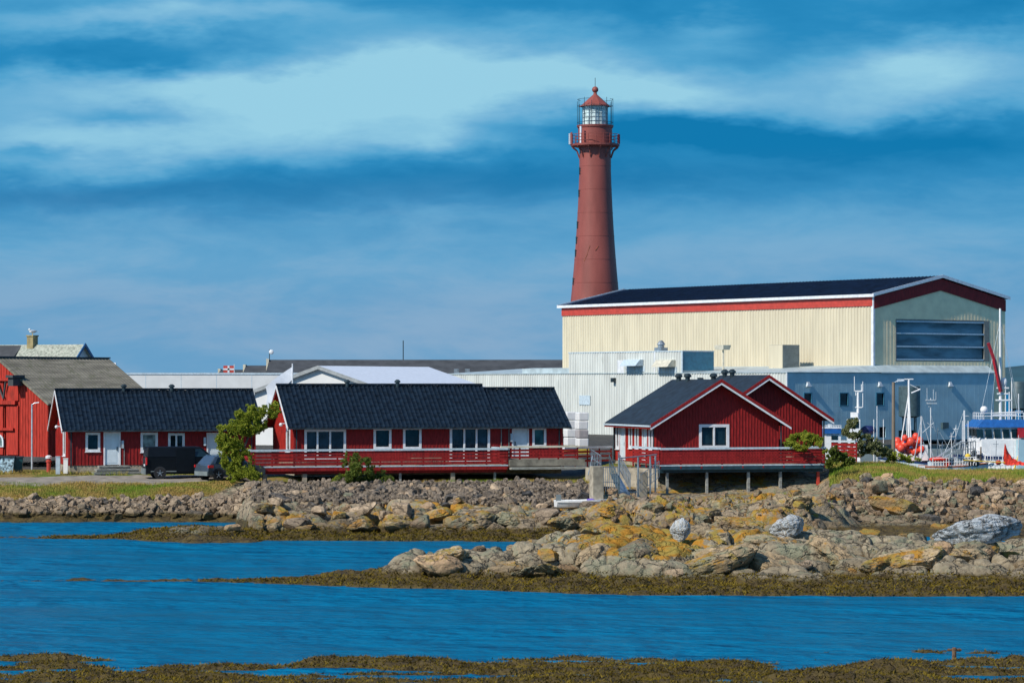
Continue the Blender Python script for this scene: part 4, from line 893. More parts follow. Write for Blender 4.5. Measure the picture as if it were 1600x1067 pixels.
# tanks
for (px, D, r, ya, yb, lab) in ((1421, 262.5, 1.0, 603, 650, 'dark grey upright tank on the blue wall behind the tripod mast'), (1591, 262, .75, 596, 638, 'dark upright tank at the right end of the blue wall')):
    p = at(px, 600, D); t_ = thing('storage_tank', lab, 'tank', (p.x, p.y, 0)); a, b = zA(yb, D), zA(ya, D)
    MB().lathe([(r * .6, a - .15), (r, a), (r, b - .1), (r * .9, b)], 24).build('shell', 'tank', t_, smooth=True)
    for k in range(4):
        an = k * math.pi / 2 + .78; MB().tube((r * .75 * math.cos(an), r * .75 * math.sin(an), 2.4), (r * .75 * math.cos(an), r * .75 * math.sin(an), a + .05), .06).build('leg', 'dark_steel', t_)
# quay edge
q = thing('quay_wall', 'dark concrete quay edge at the foot of the blue factory wall', 'quay'); a_ = at(1240, 700, 229); b_ = at(1690, 700, 231)
m_ = MB(); m_.box(a_.x, b_.x, 226, 228.5, -1, 2.75); m_.build('quay_face', 'grey_box', q)
m_ = MB(); m_.box(a_.x, b_.x, 225.9, 226.3, 2.752, 2.95); m_.build('kerb', 'dark_steel', q)

# ------------------------------------------------------------------ buildings on the left and middle distance
wh = thing('warehouse', 'long low white panel warehouse behind the left cabin', 'building', (at(165, 600, 262).x, 262, 0), R(2))
Lw = 18.6; m_ = MB(); m_.box(0, Lw, 0, 20, 2.5, zA(585, 262)); m_.build('panel_wall', 'white_wall', wh)
m_ = MB()
for k in range(6): x = .4 + k * 3.25; m_.box(x, x + .05, -.01, .0, 2.6, zA(586, 262))
m_.box(-.05, Lw + .05, -.06, 20, zA(585, 262), zA(584, 262) + .1); m_.build('joint_strip', 'cap_grey', wh)
th_ = thing('storage_hall', 'white hall with pale grey shallow gable roof behind the long cabin', 'building', (at(398, 600, 236).x, 236, 0), 0)
ux = Vector((.94, -.34, 0)).normalized(); rx = Vector((.50, .87, 0)).normalized()
Wt = (at(605, 600, 232).x - at(398, 600, 236).x) / ux.x * 1.02; zr_, ze_ = zA(571.5, 234), zA(612, 235); Lt = 17.0
G0, G1 = Vector((0, 0, 0)), ux * Wt; Gm = ux * (Wt * .49)
def up(v, z): return (v.x, v.y, z)
m_ = MB(); m_.poly([up(G0, 2.5), up(G1, 2.5), up(G1, ze_), up(Gm, zr_ - .1), up(G0, ze_)]); m_.poly([up(G1, 2.5), up(G1 + rx * Lt, 2.5), up(G1 + rx * Lt, ze_), up(G1, ze_)])
m_.poly([up(G0, 2.5), up(G0 + rx * Lt, 2.5), up(G0 + rx * Lt, ze_), up(G0, ze_)]); m_.poly([up(G0 + rx * Lt, 2.5), up(G1 + rx * Lt, 2.5), up(G1 + rx * Lt, ze_), up(Gm + rx * Lt, zr_ - .1), up(G0 + rx * Lt, ze_)]); m_.build('walls', 'white_wall', th_)
m_ = MB()
for G in (G0 - ux * .3, G1 + ux * .3): slab(m_, up(G - rx * .3, ze_), up(G + rx * Lt, ze_), up(Gm + rx * (Lt - .0), zr_), up(Gm - rx * .3, zr_), .1)
m_.build('roof', 'tent_white', th_)
m_ = MB()
for G in (G0 - ux * .35, G1 + ux * .35):
    a, b = G - rx * .35, Gm - rx * .35; m_.hexa([up(a, ze_ - .28), up(a - rx * .05, ze_ - .28), up(b - rx * .05, zr_ - .28), up(b, zr_ - .28), up(a, ze_ + .02), up(a - rx * .05, ze_ + .02), up(b - rx * .05, zr_ + .02), up(b, zr_ + .02)])
m_.build('gable_trim', mat('trim_grey', (.32, .34, .34), .6), th_)
# long dark roof far behind
fb = thing('far_shed', 'very long dark roofed shed stretching far behind the white buildings', 'building', (0, 0, 0))
for (pa, pb, yt, D, nm) in ((336, 378, 577.5, 352, 'low_roof'), (376, 415, 571, 350, 'middle_roof'), (413, 892, 562, 348, 'main_roof')):
    a, b = at(pa, 600, D), at(pb, 600, D); zr2 = zA(yt, D + 7); zl = zA(591, D)
    m_ = MB(); slab(m_, (a.x, D, zl), (b.x, D, zl), (b.x, D + 7, zr2), (a.x, D + 7, zr2), .1); slab(m_, (a.x, D + 14, zl), (b.x, D + 14, zl), (b.x, D + 7.01, zr2), (a.x, D + 7.01, zr2), .1)
    m_.build(nm, 'dark_roof', fb)
    MB().poly([(a.x + .05, D + .1, zl - .1), (a.x + .05, D + 13.9, zl - .1), (a.x + .05, D + 7, zr2 - .1)]).box(a.x + .06, b.x - .05, D + .3, D + 13.5, 2.5, zl - .12).build('end_wall', 'chim' if nm == 'x' else 'cap_cream', fb)
    MB().box(a.x - .3, a.x + .02, D + 6.2, D + 7.8, zl, zr2 + .12).build('chimney', 'cap_cream', fb)
m_ = MB()
for px in (713, 730, 872): q = at(px, 580, 346); m_.box(q.x - .3, q.x + .3, 346.5, 347.3, q.z - .3, q.z + .3)
m_.build('roof_box', 'steel', fb)
for (px, D, y0, y1, lab, r) in ((630, 356, 532, 564, 'thin radio mast rising from the long dark roof', .06), (421, 356, 546, 566, 'small dish aerial on the stepped end of the dark roof', .05)):
    p = at(px, 600, D); t_ = thing('aerial', lab, 'aerial', (p.x, p.y, 0)); MB().tube((0, 0, zA(y1, D)), (0, 0, zA(y0, D)), r).build('mast', 'dark_steel', t_)
    if px == 421: MB().ball((.25, -.1, zA(550, D)), .3, sc_=(1, .4, 1)).build('dish', 'white_trim', t_)
# barn
r_ = Vector((.6, .8, 0)); g_ = Vector((.8, -.6, 0)); bA = at(75, 628, 187.3); Wb = 9.2; zrB, zeB = 9.45, bA.z
O = Vector((bA.x, bA.y, 0)) - g_ * Wb
barn = thing('boathouse', 'weathered red wooden boathouse with grey plank roof and hoist doors', 'boathouse', O, math.atan2(-.6, .8))
zf = 2.95; Lb = 10.2; lw_ = lambda px: fx(px, O.x, O.y, math.atan2(-.6, .8)); zB = lambda py: zA(py, 188)
m_ = MB(); ops = [(lw_(-40), lw_(-1), zf, zB(690)), (lw_(7.5), lw_(11), zf, zB(632))]
wall(m_, TFr(), Wb, zf, zeB, ops, bat=.26, gable=(Wb / 2, zrB)); m_.build('front_wall', 'barn_red', barn, recalc=False)
m_ = MB(); wall(m_, TRt(Wb), Lb, zf, zeB, (), .3); wall(m_, TLf(Lb), Lb, zf, zeB, (), .3); m_.poly([(0, Lb, zf), (Wb, Lb, zf), (Wb, Lb, zeB), (Wb / 2, Lb, zrB), (0, Lb, zeB)]); m_.build('side_wall', 'barn_red', barn, recalc=False)
m_ = MB(); q = .35 * (zrB - zeB) / (Wb / 2)
slab(m_, (Wb + .35, -.3, zeB - q + .1), (Wb + .35, Lb, zeB - q + .1), (Wb / 2, Lb, zrB + .1), (Wb / 2, -.3, zrB + .1), .12); slab(m_, (-.35, -.3, zeB - q + .1), (-.35, Lb, zeB - q + .1), (Wb / 2 - .01, Lb, zrB + .1), (Wb / 2 - .01, -.3, zrB + .1), .12)
for k in range(34):
    y = -.25 + k * .31; m_.hexa([(Wb + .35, y, zeB - q + .1), (Wb + .35, y + .035, zeB - q + .1), (Wb / 2, y + .035, zrB + .1), (Wb / 2, y, zrB + .1), (Wb + .35, y, zeB - q + .13), (Wb + .35, y + .035, zeB - q + .13), (Wb / 2, y + .035, zrB + .13), (Wb / 2, y, zrB + .13)])
m_.build('roof', 'old_roof', barn); MB().box(Wb / 2 - .15, Wb / 2 + .15, -.35, Lb + .05, zrB + .08, zrB + .16).build('ridge_board', 'dark_roof', barn)
m_ = MB()
for (a, b, c, d_) in ((-60, 29, 595, 591), (-60, 28, 632, 626), (-60, 25, 673, 669)): m_.box(lw_(a), lw_(b), 0.03, .28, zB(c), zB(d_), TFr())
m_.build('beam', 'barn_red', barn)
m_ = MB()
for a, b in ((-60, 6.5), (11.5, 30)):
    m_.box(lw_(a), lw_(b), .03, .11, zf + .1, zB(634), TFr())
    m_.box(lw_(a), lw_(b), .03, .10, zB(626), zB(597), TFr())
m_.build('sliding_door', 'barn_red', barn)
MB().box(Wb - (Wb - lw_(28)), lw_(39), .0, 1.1, zB(590), zB(586), TFr()).box(lw_(29), lw_(37), .0, .95, zB(603), zB(590), TFr()).build('hoist_box', 'dark_roof', barn)
MB().bar(TFr()(lw_(1), .3, zB(597)), TFr()(lw_(9), .2, zB(623)), .1, .1).bar(TFr()(lw_(14), .3, zB(597)), TFr()(lw_(9), .2, zB(623)), .1, .1).build('brace', 'dark_roof', barn)
m_ = MB(); a0, a1 = lw_(-14), lw_(8.5); pts = [(a0, zB(699))] + [((a0 + a1) / 2 - (a1 - a0) / 2 * math.cos(t), zB(690) + (zB(678) - zB(690)) * math.sin(t)) for t in np.linspace(0, math.pi, 9)] + [(a1, zB(699))]
m_.prism(pts, -.20, -.12); ww = m_.build('arched_window', 'white_trim', barn)
m_ = MB(); pts2 = [((x - (a0 + a1) / 2) * .84 + (a0 + a1) / 2, (z - zB(699)) * .86 + zB(699) + .06) for x, z in pts]; m_.prism(pts2, -.215, -.2); m_.build('pane', 'glass_curtain', ww)
# old house behind the barn
oh = thing('old_house', 'old house with pale slate roof, blue gable trim and brick chimney behind the boathouse', 'house', (at(128, 560, 214).x, 214, 0), math.atan2(-.43, .9))
hw, zr3 = 3.4, zA(538, 214); dz = .95 * hw
ops = []; m_ = MB(); m_.poly([(0, -hw, 2.6), (0, hw, 2.6), (0, hw, zr3 - dz), (0, 0, zr3 - .05), (0, -hw, zr3 - dz)]); m_.box(-22, -.02, -hw + .02, hw - .02, 2.6, zr3 - dz); m_.build('wall', 'wrap', oh)
m_ = MB(); slab(m_, (.25, -hw - .3, zr3 - dz * 1.08), (-6.3, -hw - .3, zr3 - dz * 1.08), (-5.4, 0, zr3), (.25, 0, zr3), .1); slab(m_, (.25, hw + .3, zr3 - dz * 1.08), (-12, hw + .3, zr3 - dz * 1.08), (-12, .01, zr3), (.25, .01, zr3), .1); m_.build('slate_roof', 'slate', oh)
m_ = MB(); slab(m_, (-5.2, -hw - .9, zr3 - dz * 1.0), (-9.5, -hw - .9, zr3 - dz * 1.0), (-9.5, -.4, zr3 - .05), (-5.42, -.02, zr3 - .05), .1); m_.build('wing_roof', 'dark_roof', oh)
m_ = MB()
for s in (-1, 1): m_.hexa([(.26, s * hw * 1.09, zr3 - dz * 1.08 - .15), (.34, s * hw * 1.09, zr3 - dz * 1.08 - .15), (.34, 0, zr3 - .15), (.26, 0, zr3 - .15), (.26, s * hw * 1.09, zr3 - dz * 1.08 + .1), (.34, s * hw * 1.09, zr3 - dz * 1.08 + .1), (.34, 0, zr3 + .1), (.26, 0, zr3 + .1)])
m_.build('barge_board', 'blue_trim', oh)
m_ = MB(); m_.box(-4.75, -4.2, -.35, .3, zr3 - .3, zr3 + .62); m_.box(-4.8, -4.15, -.4, .35, zr3 + .62, zr3 + .72); m_.build('chimney', 'chim', oh)
# gull on the chimney
def gull(name, lab, loc, rz=0, s=1):
    t_ = thing(name, lab, 'bird', loc, rz, s=s); b = MB(); b.ball((0, 0, .24), .11, sc_=(2.1, .9, .95)); b.ball((.20, 0, .37), .075, sc_=(1.1, .9, 1)); b.bar((.14, 0, .27), (.2, 0, .36), .1, .1); b.bar((-.18, 0, .25), (-.42, 0, .24), .10, .03); bd_ = b.build('body', 'gull_white', t_, smooth=True)
    w_ = MB(); w_.ball((-.06, .07, .26), .1, sc_=(2.2, .35, .7)); w_.ball((-.06, -.07, .26), .1, sc_=(2.2, .35, .7)); w_.build('wing', 'gull_grey', t_, smooth=True)
    w_ = MB(); w_.tube((.26, 0, .36), (.34, 0, .345), .02, .008, 6); w_.build('beak', 'yellow', t_)
    for y in (-.04, .04): MB().tube((0, y, 0), (.02, y, .16), .012).build('leg', 'yellow', t_)
    return t_
q = oh.matrix_basis @ Vector((-4.47, 0, zr3 + .72)); gull('seagull', 'white seagull standing on the brick chimney', q, R(200), 1.15)

# street lamps
def lamp(lab, loc, z1, arm, m_='lamp_grey', r=.055, head=(.5, .16, .09), hm='lamp_grey'):
    t_ = thing('street_lamp', lab, 'lamp', loc); g0 = gz(loc[0], loc[1]) if loc[1] < 230 else 2.7
    MB().tube((0, 0, g0 - .2), (0, 0, z1), r * 1.3, r, 10).build('pole', m_, t_); a = 1 if arm > 0 else -1
    MB().tube((0, 0, z1 - .05), (arm, 0, z1 + .08), .035).build('arm', hm, t_)
    MB().hexa([(arm - .05 * a, -head[1], z1 + .03), (arm + head[0] * a, -head[1], z1 + .08), (arm + head[0] * a, head[1], z1 + .08), (arm - .05 * a, head[1], z1 + .03),
               (arm, -head[1] * .7, z1 + .03 + head[2] * 1.5), (arm + head[0] * a * .9, -head[1] * .7, z1 + .08 + head[2]), (arm + head[0] * a * .9, head[1] * .7, z1 + .08 + head[2]), (arm, head[1] * .7, z1 + .03 + head[2] * 1.5)]).build('lamp_head', hm, t_)
p = at(50, 700, 184); lamp('slim grey street lamp in front of the red boathouse', (p.x, p.y, 0), zA(631, 184), .22, r=.05, head=(.25, .08, .05))
p = at(165, 600, 222); lamp('street lamp whose pale head shows above the boathouse roof', (p.x, p.y, 0), zA(571, 222), .3, head=(.55, .2, .14), hm='white_trim')
p = at(1396, 700, 186); lamp('wooden lamp post standing on the grass bank near the orange buoys', (p.x, p.y, 0), zA(597, 186), .28, 'pole_wood', .10, (.42, .2, .12))

# ------------------------------------------------------------------ vehicles
def wheel(par, x, y, r, w_=.22):
    t_ = MB(); t_.lathe([(r * .62, -w_ / 2), (r * .96, -w_ / 2), (r, -w_ / 4), (r, w_ / 4), (r * .96, w_ / 2), (r * .62, w_ / 2)], 22, (x, y, r), 'Y'); a = t_.build('wheel', 'rubber', par, smooth=True)
    m_ = MB(); sd = -1 if y < 0 else 1; m_.lathe([(r * .62, sd * w_ * .30), (r * .60, sd * w_ * .42), (r * .57, sd * w_ * .42)], 20, (x, y, r), 'Y')
    for k in range(5):
        an = k * 1.2566 + .3; m_.bar((x, y + sd * w_ * .43, r), (x + r * .60 * math.cos(an), y + sd * w_ * .43, r + r * .60 * math.sin(an)), .09, .03)
    m_.ball((x, y + sd * w_ * .4, r), r * .16, 8, 6); m_.build('rim', 'rim', a)
def vehicle(name, lab, cat, loc, rz, prof, belt, wd, roof, wheels, r, paint, wins, tails, extra=None):
    """prof = side outline (x,z) up to the belt, roof = greenhouse outline above the belt; local x forward"""
    root = thing(name, lab, cat, loc, rz)
    h = wd / 2; b = MB()
    # lower body with rounded sill and wheel arches
    secs = [(-.97, 0.0), (-1.0, .35), (-.985, .75), (-.95, 1.0)]
    def ring(s, y0, y1): return s
    pts = prof
    for s_ in (-1, 1):
        b.poly([(x, s_ * h * (1 if z > .35 else .96), z) for x, z in pts])
    n = len(pts)
    for k in range(n):
        (x0, z0), (x1, z1) = pts[k], pts[(k + 1) % n]
        b.poly([(x0, -h * (1 if z0 > .35 else .96), z0), (x1, -h * (1 if z1 > .35 else .96), z1), (x1, h * (1 if z1 > .35 else .96), z1), (x0, h * (1 if z0 > .35 else .96), z0)])
    body = b.build('body', paint, root)
    bv = body.modifiers.new('b', 'BEVEL'); bv.width = .05; bv.segments = 3; bv.limit_method = 'ANGLE'; bv.angle_limit = R(25)
    (bx0, bz0), (tx0, tz0), (tx1, tz1), (bx1, bz1) = roof; hi = h * .80
    c = MB(); B = [(bx0, bz0, h * .99), (bx1, bz1, h * .99)]; 
    c.hexa([(bx0, -h * .985, bz0), (bx1, -h * .985, bz1), (bx1, h * .985, bz1), (bx0, h * .985, bz0), (tx0, -hi, tz0), (tx1, -hi, tz1), (tx1, hi, tz1), (tx0, hi, tz0)])
    cb = c.build('cabin_shell', paint, root); bv = cb.modifiers.new('b', 'BEVEL'); bv.width = .09; bv.segments = 3
    def sidept(x, z, s_, o=.012):
        f = (z - bz0) / (tz0 - bz0); return (x, s_ * (h * .985 + (hi - h * .985) * f + o), z)
    for wpts in wins:
        for s_ in (-1, 1): MB().poly([sidept(x, z, s_) for x, z in wpts]).build('side_window', 'glass_dark', root)
    # windscreen and rear screen
    for (xa, za, xb, zb) in ((bx1, bz1, tx1, tz1), (bx0, bz0, tx0, tz0)):
        f0, f1 = .12, .86; o = .015 if xa > 0 else -.015; q = []
        for f in (f0, f1): hh = (h * .985 + (hi - h * .985) * f) - .12; q.append([(xa + (xb - xa) * f + o, -hh, za + (zb - za) * f + .01), (xa + (xb - xa) * f + o, hh, za + (zb - za) * f + .01)])
        MB().poly([q[0][0], q[0][1], q[1][1], q[1][0]]).build('windscreen' if xa > 0 else 'rear_window', 'glass_dark', root)
    for (x, s_) in [(x, s_) for x in wheels for s_ in (-1, 1)]:
        a = MB(); a.lathe([(r * 1.14, -.02), (r * 1.14, .02)], 22, (x, s_ * (h + .0), r + .02), 'Y'); a.build('wheel_arch', 'plastic', root)
        wheel(root, x, s_ * (h - .08), r)
    for (x, z, s_, w_, hh) in tails:
        MB().box(x - .03, x + w_, s_ * h - .12, s_ * h + .015, z, z + hh).build('tail_light', 'tail', root)
    if extra: extra(root, h)
    return root
gv = at(222, 741, 172.6); zg = gz(gv.x, gv.y) + .05
pts = [(0, .28), (0, 1.25), (.05, 1.28), (4.0, 1.28), (4.35, 1.12), (4.85, .95), (4.95, .75), (4.95, .28)]
def vx(root, h):
    m_ = MB(); m_.box(-.08, .12, -h + .05, h - .05, .26, .62); m_.build('bumper', 'grey_box', root)
    m_ = MB(); m_.box(.3, 4.6, -h - .02, -h + .01, .42, .48); m_.build('side_trim', 'grey_box', root)
    m_ = MB(); m_.box(1.85, 3.0, -h - .025, -h - .004, .40, 1.84); m_.build('side_door', 'car_black', root)
    m_ = MB(); m_.box(3.95, 4.12, -h - .22, -h, 1.15, 1.38); m_.build('mirror', 'plastic', root)
    for s_ in (-1, 1): MB().box(4.7, 4.93, s_ * (h - .25) - .12, s_ * (h - .25) + .12, .75, .95).build('headlight', 'lens', root)
    MB().box(-.02, 0, -.45, .05, .75, .88).build('number_plate', 'white_trim', root)
vehicle('delivery_van', 'long black panel van parked in front of the left cabin', 'van', (gv.x, gv.y + .95, zg), R(14), pts, 1.25, 1.92, ((0.02, 1.26), (.10, 1.93), (3.35, 1.93), (4.15, 1.26)), (.85, 3.95), .34, 'car_black',
        [[(2.95, 1.32), (3.9, 1.32), (3.35, 1.80), (2.95, 1.80)]], [(0, .85, -1, .06, .45), (0, .85, 1, .06, .45)], vx)
gv = at(313, 742, 170.4); zg = gz(gv.x, gv.y) + .05
pts = [(0.02, .3), (0, .62), (.06, .95), (.2, 1.02), (3.3, .98), (4.2, .86), (4.42, .7), (4.45, .3)]
def sx(root, h):
    m_ = MB(); m_.box(-.05, .10, -h + .06, h - .06, .30, .56); m_.build('bumper', 'grey_box', root)
    m_ = MB(); m_.box(.5, 3.9, -h - .012, -h + .01, .28, .40); m_.build('side_trim', 'plastic', root)
    m_ = MB(); m_.bar((.75, -h * .76, 1.56), (2.6, -h * .76, 1.58), .03, .04).bar((.75, h * .76, 1.56), (2.6, h * .76, 1.58), .03, .04); m_.build('roof_rail', 'rim', root)
    for s_ in (-1, 1): MB().box(4.2, 4.43, s_ * (h - .25) - .14, s_ * (h - .25) + .14, .62, .78).build('headlight', 'lens', root)
    MB().box(3.0, 3.15, -h - .18, -h, .98, 1.12).build('mirror', 'car_grey', root)
vehicle('estate_car', 'dark blue grey estate car parked beside the van and half hidden by the tree', 'car', (gv.x, gv.y + .6, zg), R(34), pts, .98, 1.84, ((.12, .98), (.62, 1.52), (2.5, 1.55), (3.35, .98)), (.78, 3.5), .36, 'car_grey',
        [[(.55, 1.04), (1.35, 1.04), (1.35, 1.42), (.82, 1.42)], [(1.42, 1.04), (2.2, 1.04), (2.2, 1.44), (1.42, 1.43)], [(2.27, 1.04), (3.05, 1.04), (2.5, 1.44), (2.27, 1.44)]], [(0, .80, -1, .35, .16), (0, .80, 1, .35, .16)], sx).scale = (.88, .95, .97)
# bins
def bin_(lab, px, D, w_, h_, m1, name='recycling_container'):
    p = at(px, 740, D); t_ = thing(name, lab, 'container', (p.x, p.y, gz(p.x, p.y) - .05), R(8)); b = MB()
    b.hexa([(0, 0, .06), (w_ * .96, 0, .06), (w_ * .96, 1.0, .06), (0, 1.0, .06), (-.08, -.05, h_), (w_ + .05, -.05, h_), (w_ + .05, 1.1, h_), (-.08, 1.1, h_)]); b.build('body', m1, t_)
    MB().box(-.12, w_ + .08, -.1, 1.15, h_, h_ + .09).build('lid', 'dark_steel', t_)
    for x in (.15, w_ - .2): MB().tube((x, .1, .06), (x + .1, .1, .06), .07).build('wheel', 'rubber', t_)
bin_('container with a blue and white patterned side at the left edge of the road', -18, 178.5, 1.55, 1.02, 'print'); bin_('dark green wheeled waste container next to the patterned one', 22, 179.2, .5, .98, 'bin_green', 'waste_bin')
# utility cabinets and bollard by the cabin corner
for (px, ya, yb, w_, m1, lab, D) in ((87, 738, 714, .26, 'lamp_grey', 'slim grey cable cabinet at the corner of the left cabin', 176), (99, 737, 717, .27, 'wrap', 'white meter cabinet between the cable cabinet and the red gable', 177)):
    p = at(px, yb, D); g0 = zA(ya, D); t_ = thing('utility_cabinet', lab, 'cabinet', (p.x, p.y, g0 - .1)); MB().box(0, w_, 0, .22, 0, p.z - g0 + .1).build('body', m1, t_); MB().box(-.02, w_ + .02, -.03, .25, p.z - g0 + .1, p.z - g0 + .15).build('lid', m1, t_)
p = at(76, 728, 181); t_ = thing('hydrant_post', 'red post with white top between the boathouse and the cabin', 'post', (p.x, p.y, gz(p.x, p.y) - .1)); MB().lathe([(.13, 0), (.13, .7), (.18, .72), (.18, .8), (.13, .82), (.13, .95)], 12).build('body', 'band_red', t_); MB().lathe([(.2, .95), (.2, 1.1), (.08, 1.15)], 12).build('cap', 'white_trim', t_)

# flag sheet on a white pole behind the long cabin; small red and white flag on the far roof
p = at(457, 600, 205); t_ = thing('white_flag', 'large plain white flag blowing down from a pole behind the long cabin', 'flag', (p.x, p.y, 0))
MB().tube((0, 0, 2.6), (0, 0, zA(568, 205)), .05).build('pole', 'white_trim', t_)
q = MB(); n, m2 = 12, 8; i0 = 0
for j in range(m2 + 1):
    for k in range(n + 1):
        u, v = k / n, j / m2; x = -u * 1.95; z = zA(573, 205) - u * (1.15 + .3 * u) - v * (.9 + .9 * u) ; y = .18 * math.sin(u * 7 + v * 2) * u; q.v.append((x + .12 * math.sin(v * 4) * u, y, z))
for j in range(m2):
    for k in range(n): a = j * (n + 1) + k; q.f.append((a, a + 1, a + n + 2, a + n + 1))
q.build('cloth', 'tent_white', t_, smooth=True)
p = at(366, 600, 300); t_ = thing('red_flag', 'small red and white flag above the white warehouse roof', 'flag', (p.x, p.y, 0)); MB().tube((0, 0, 6), (0, 0, zA(569, 300)), .04).build('pole', 'white_trim', t_)
q = MB(); zt_ = zA(571, 300)
q.box(-1.15, 0, -.02, .02, zt_ - .75, zt_ - .02); q.build('cloth', 'band_red', t_); MB().box(-.7, -.5, -.04, .04, zt_ - .76, zt_ - .01).box(-1.16, .01, -.04, .04, zt_ - .48, zt_ - .30).build('cross', 'white_trim', t_)

# wrapped pallets
gp = 'wrapped white stacks by the ribbed wall'
for (px, D, n, lab) in ((886, 206, 4, 'stack of shrink-wrapped white sacks with yellow base, left of two beside the ribbed wall'), (904, 203, 4, 'taller grey sided stack of shrink-wrapped sacks, right of two beside the ribbed wall')):
    p = at(px, 700, D); t_ = thing('pallet_stack', lab, 'stack', (p.x, p.y, 2.65), R(14), gp)
    w_ = .78; b = MB(); b.box(0, w_, 0, 1.1, 0, .14); b.build('pallet', 'pole_wood', t_); MB().box(.0, w_, 0, 1.05, .145, .62).build('base_sack', mat('yellow_wrap', (.62, .45, .06), .5), t_)
    for k in range(n):
        q = MB(); o_ = rnd.uniform(-.04, .04); q.box(.02 + o_, w_ - .02 + o_, .02, 1.05, .63 + k * .62, 1.22 + k * .62); o = q.build('wrapped_sack', 'wrap' if px < 900 or k != 1 else 'wrap_grey', t_); bv = o.modifiers.new('b', 'BEVEL'); bv.width = .07; bv.segments = 3
    if px > 900: pass
# ------------------------------------------------------------------ concrete pillar, steel gates, small boat on the rocks
p = at(932, 787, 150.5); t_ = thing('mooring_pillar', 'square concrete pillar standing on the shore beside the steel gates', 'pillar', (p.x, p.y, 0), R(18))
o = MB().box(-.30, .30, -.28, .28, .6, zA(728, 150.5)).build('shaft', 'concrete', t_); bv = o.modifiers.new('b', 'BEVEL'); bv.width = .02
p = at(1003, 760, 157); t_ = thing('mooring_pillar', 'short pale concrete pillar behind the lattice gangway', 'pillar', (p.x, p.y, 0), R(18)); MB().box(-.24, .24, -.24, .24, 1.0, zA(737, 157)).build('shaft', 'concrete', t_)
def lattice(m_, a, b, h0, h1, n, r=.018, up_=True):
    """steel lattice railing between two feet a and b"""
    a = Vector(a); b = Vector(b)
    for k in range(n + 1):
        q = a.lerp(b, k / n); m_.tube(q, q + Vector((0, 0, h1)), r, n=5)
    for h in (h0, (h0 + h1) / 2, h1): m_.tube(a + Vector((0, 0, h)), b + Vector((0, 0, h)), r * 1.2, n=5)
gt = thing('steel_gate', 'blue grey steel gate frame above the landing between two pillars', 'gate')
m_ = MB()
for px in (967, 997, 1016, 1024): q = at(px, 700, 154 + (px - 967) * .03); m_.tube((q.x, q.y, .9), (q.x, q.y, zA(716 - (px - 967) * .07, q.y)), .05)
qa, qb = at(966, 716, 154), at(1026, 710, 156); m_.tube(qa, qb, .035); m_.build('gate_post', 'steel', gt)
m_ = MB(); qa, qb = at(968, 770, 154), at(996, 768, 154.8); lattice(m_, (qa.x, qa.y, .9), (qb.x, qb.y, .9), .2, 1.0, 12); m_.build('gate_leaf', 'steel', gt)
gg = thing('gangway', 'steel lattice gangway sloping down from the bank to the landing', 'gangway'); m_ = MB()
qa, qb = at(966, 730, 158), at(985, 765, 154); lattice(m_, qa, qb, .0, .85, 14); m_.build('railing', 'steel', gg)
m_ = MB(); qa, qb = at(952, 735, 158), at(968, 775, 153); lattice(m_, qa, qb, 0, .85, 10); m_.build('railing', 'tank', gg)
m_ = MB(); a, b = at(954, 742, 157.5), at(972, 778, 153); c_, d_ = at(966, 742, 158), at(987, 778, 154)
m_.hexa([a, b, d_, c_, a + Vector((0, 0, .06)), b + Vector((0, 0, .06)), d_ + Vector((0, 0, .06)), c_ + Vector((0, 0, .06))]); m_.build('deck', 'steel', gg)
sg_ = thing('stair_railing', 'crooked steel stair railing above the concrete pillar', 'railing'); m_ = MB(); lattice(m_, at(924, 728, 155), at(939, 738, 153), .0, .9, 6, .02); m_.tube(at(919, 742, 154), at(926, 712, 154.5), .03); m_.build('railing', 'steel', sg_)
s2 = thing('wire_fence', 'grey wire fence panels beside the steel gate below the gabled cabin', 'fence'); m_ = MB(); lattice(m_, at(1000, 768, 156), at(1030, 745, 160), .0, .9, 10, .015); m_.build('mesh_panel', 'steel', s2); m_ = MB(); lattice(m_, at(940, 776, 153), at(965, 776, 153.5), .0, 1.6, 8, .015); m_.build('mesh_panel', 'steel', s2)
def hull(par, L, B, H, m1, m2=None, z0=0, bow=.35, n=14, sheer=.5):
    st = []; m_ = MB()
    for i in range(n + 1):
        u = i / n; w_ = B / 2 * (1 - max(0, (u - .5) / .5) ** 2.2) * (.86 + .14 * min(1, u * 5)); w_ = max(w_, .02); sh = H + sheer * max(0, u - .4) ** 1.6 * 2
        x = u * L; st.append([(x + (0), -w_ * .0, z0), (x - .0, -w_ * .72, z0 + H * .25), (x + bow * u ** 4 * 1.0, -w_ * .96, z0 + sh * .75), (x + bow * u ** 4 * 1.5, -w_, z0 + sh), (x + bow * u ** 4 * 1.5, w_, z0 + sh), (x + bow * u ** 4, w_ * .96, z0 + sh * .75), (x, w_ * .72, z0 + H * .25)])
    k = len(st[0])
    for s in st: m_.v += s
    for i in range(n):
        for j in range(k):
            if j == 3: continue
            m_.f.append((i * k + j, i * k + (j + 1) % k, (i + 1) * k + (j + 1) % k, (i + 1) * k + j))
        m_.f.append((i * k + 3, i * k + 4, (i + 1) * k + 4, (i + 1) * k + 3))
    m_.f.append(tuple(range(k))); h = m_.build('hull', m1, par, smooth=True)
    r = MB()
    for i in range(n):
        for j in (3, 4): r.bar(st[i][j], st[i + 1][j], .07, .09)
    r.build('rubbing_strake', m2 or m1, par); return st
p = at(868, 800, 150); sb = thing('dinghy', 'small white open boat with a blue sheet lying behind the lichen rocks', 'boat', (p.x, p.y, gz(p.x, p.y) + .12), R(8))
hull(sb, 2.75, 1.3, .42, 'boat_white', 'boat_white', z0=0, sheer=.1); MB().box(.9, 1.15, -.5, .5, .36, .42).build('thwart', 'deck', sb)
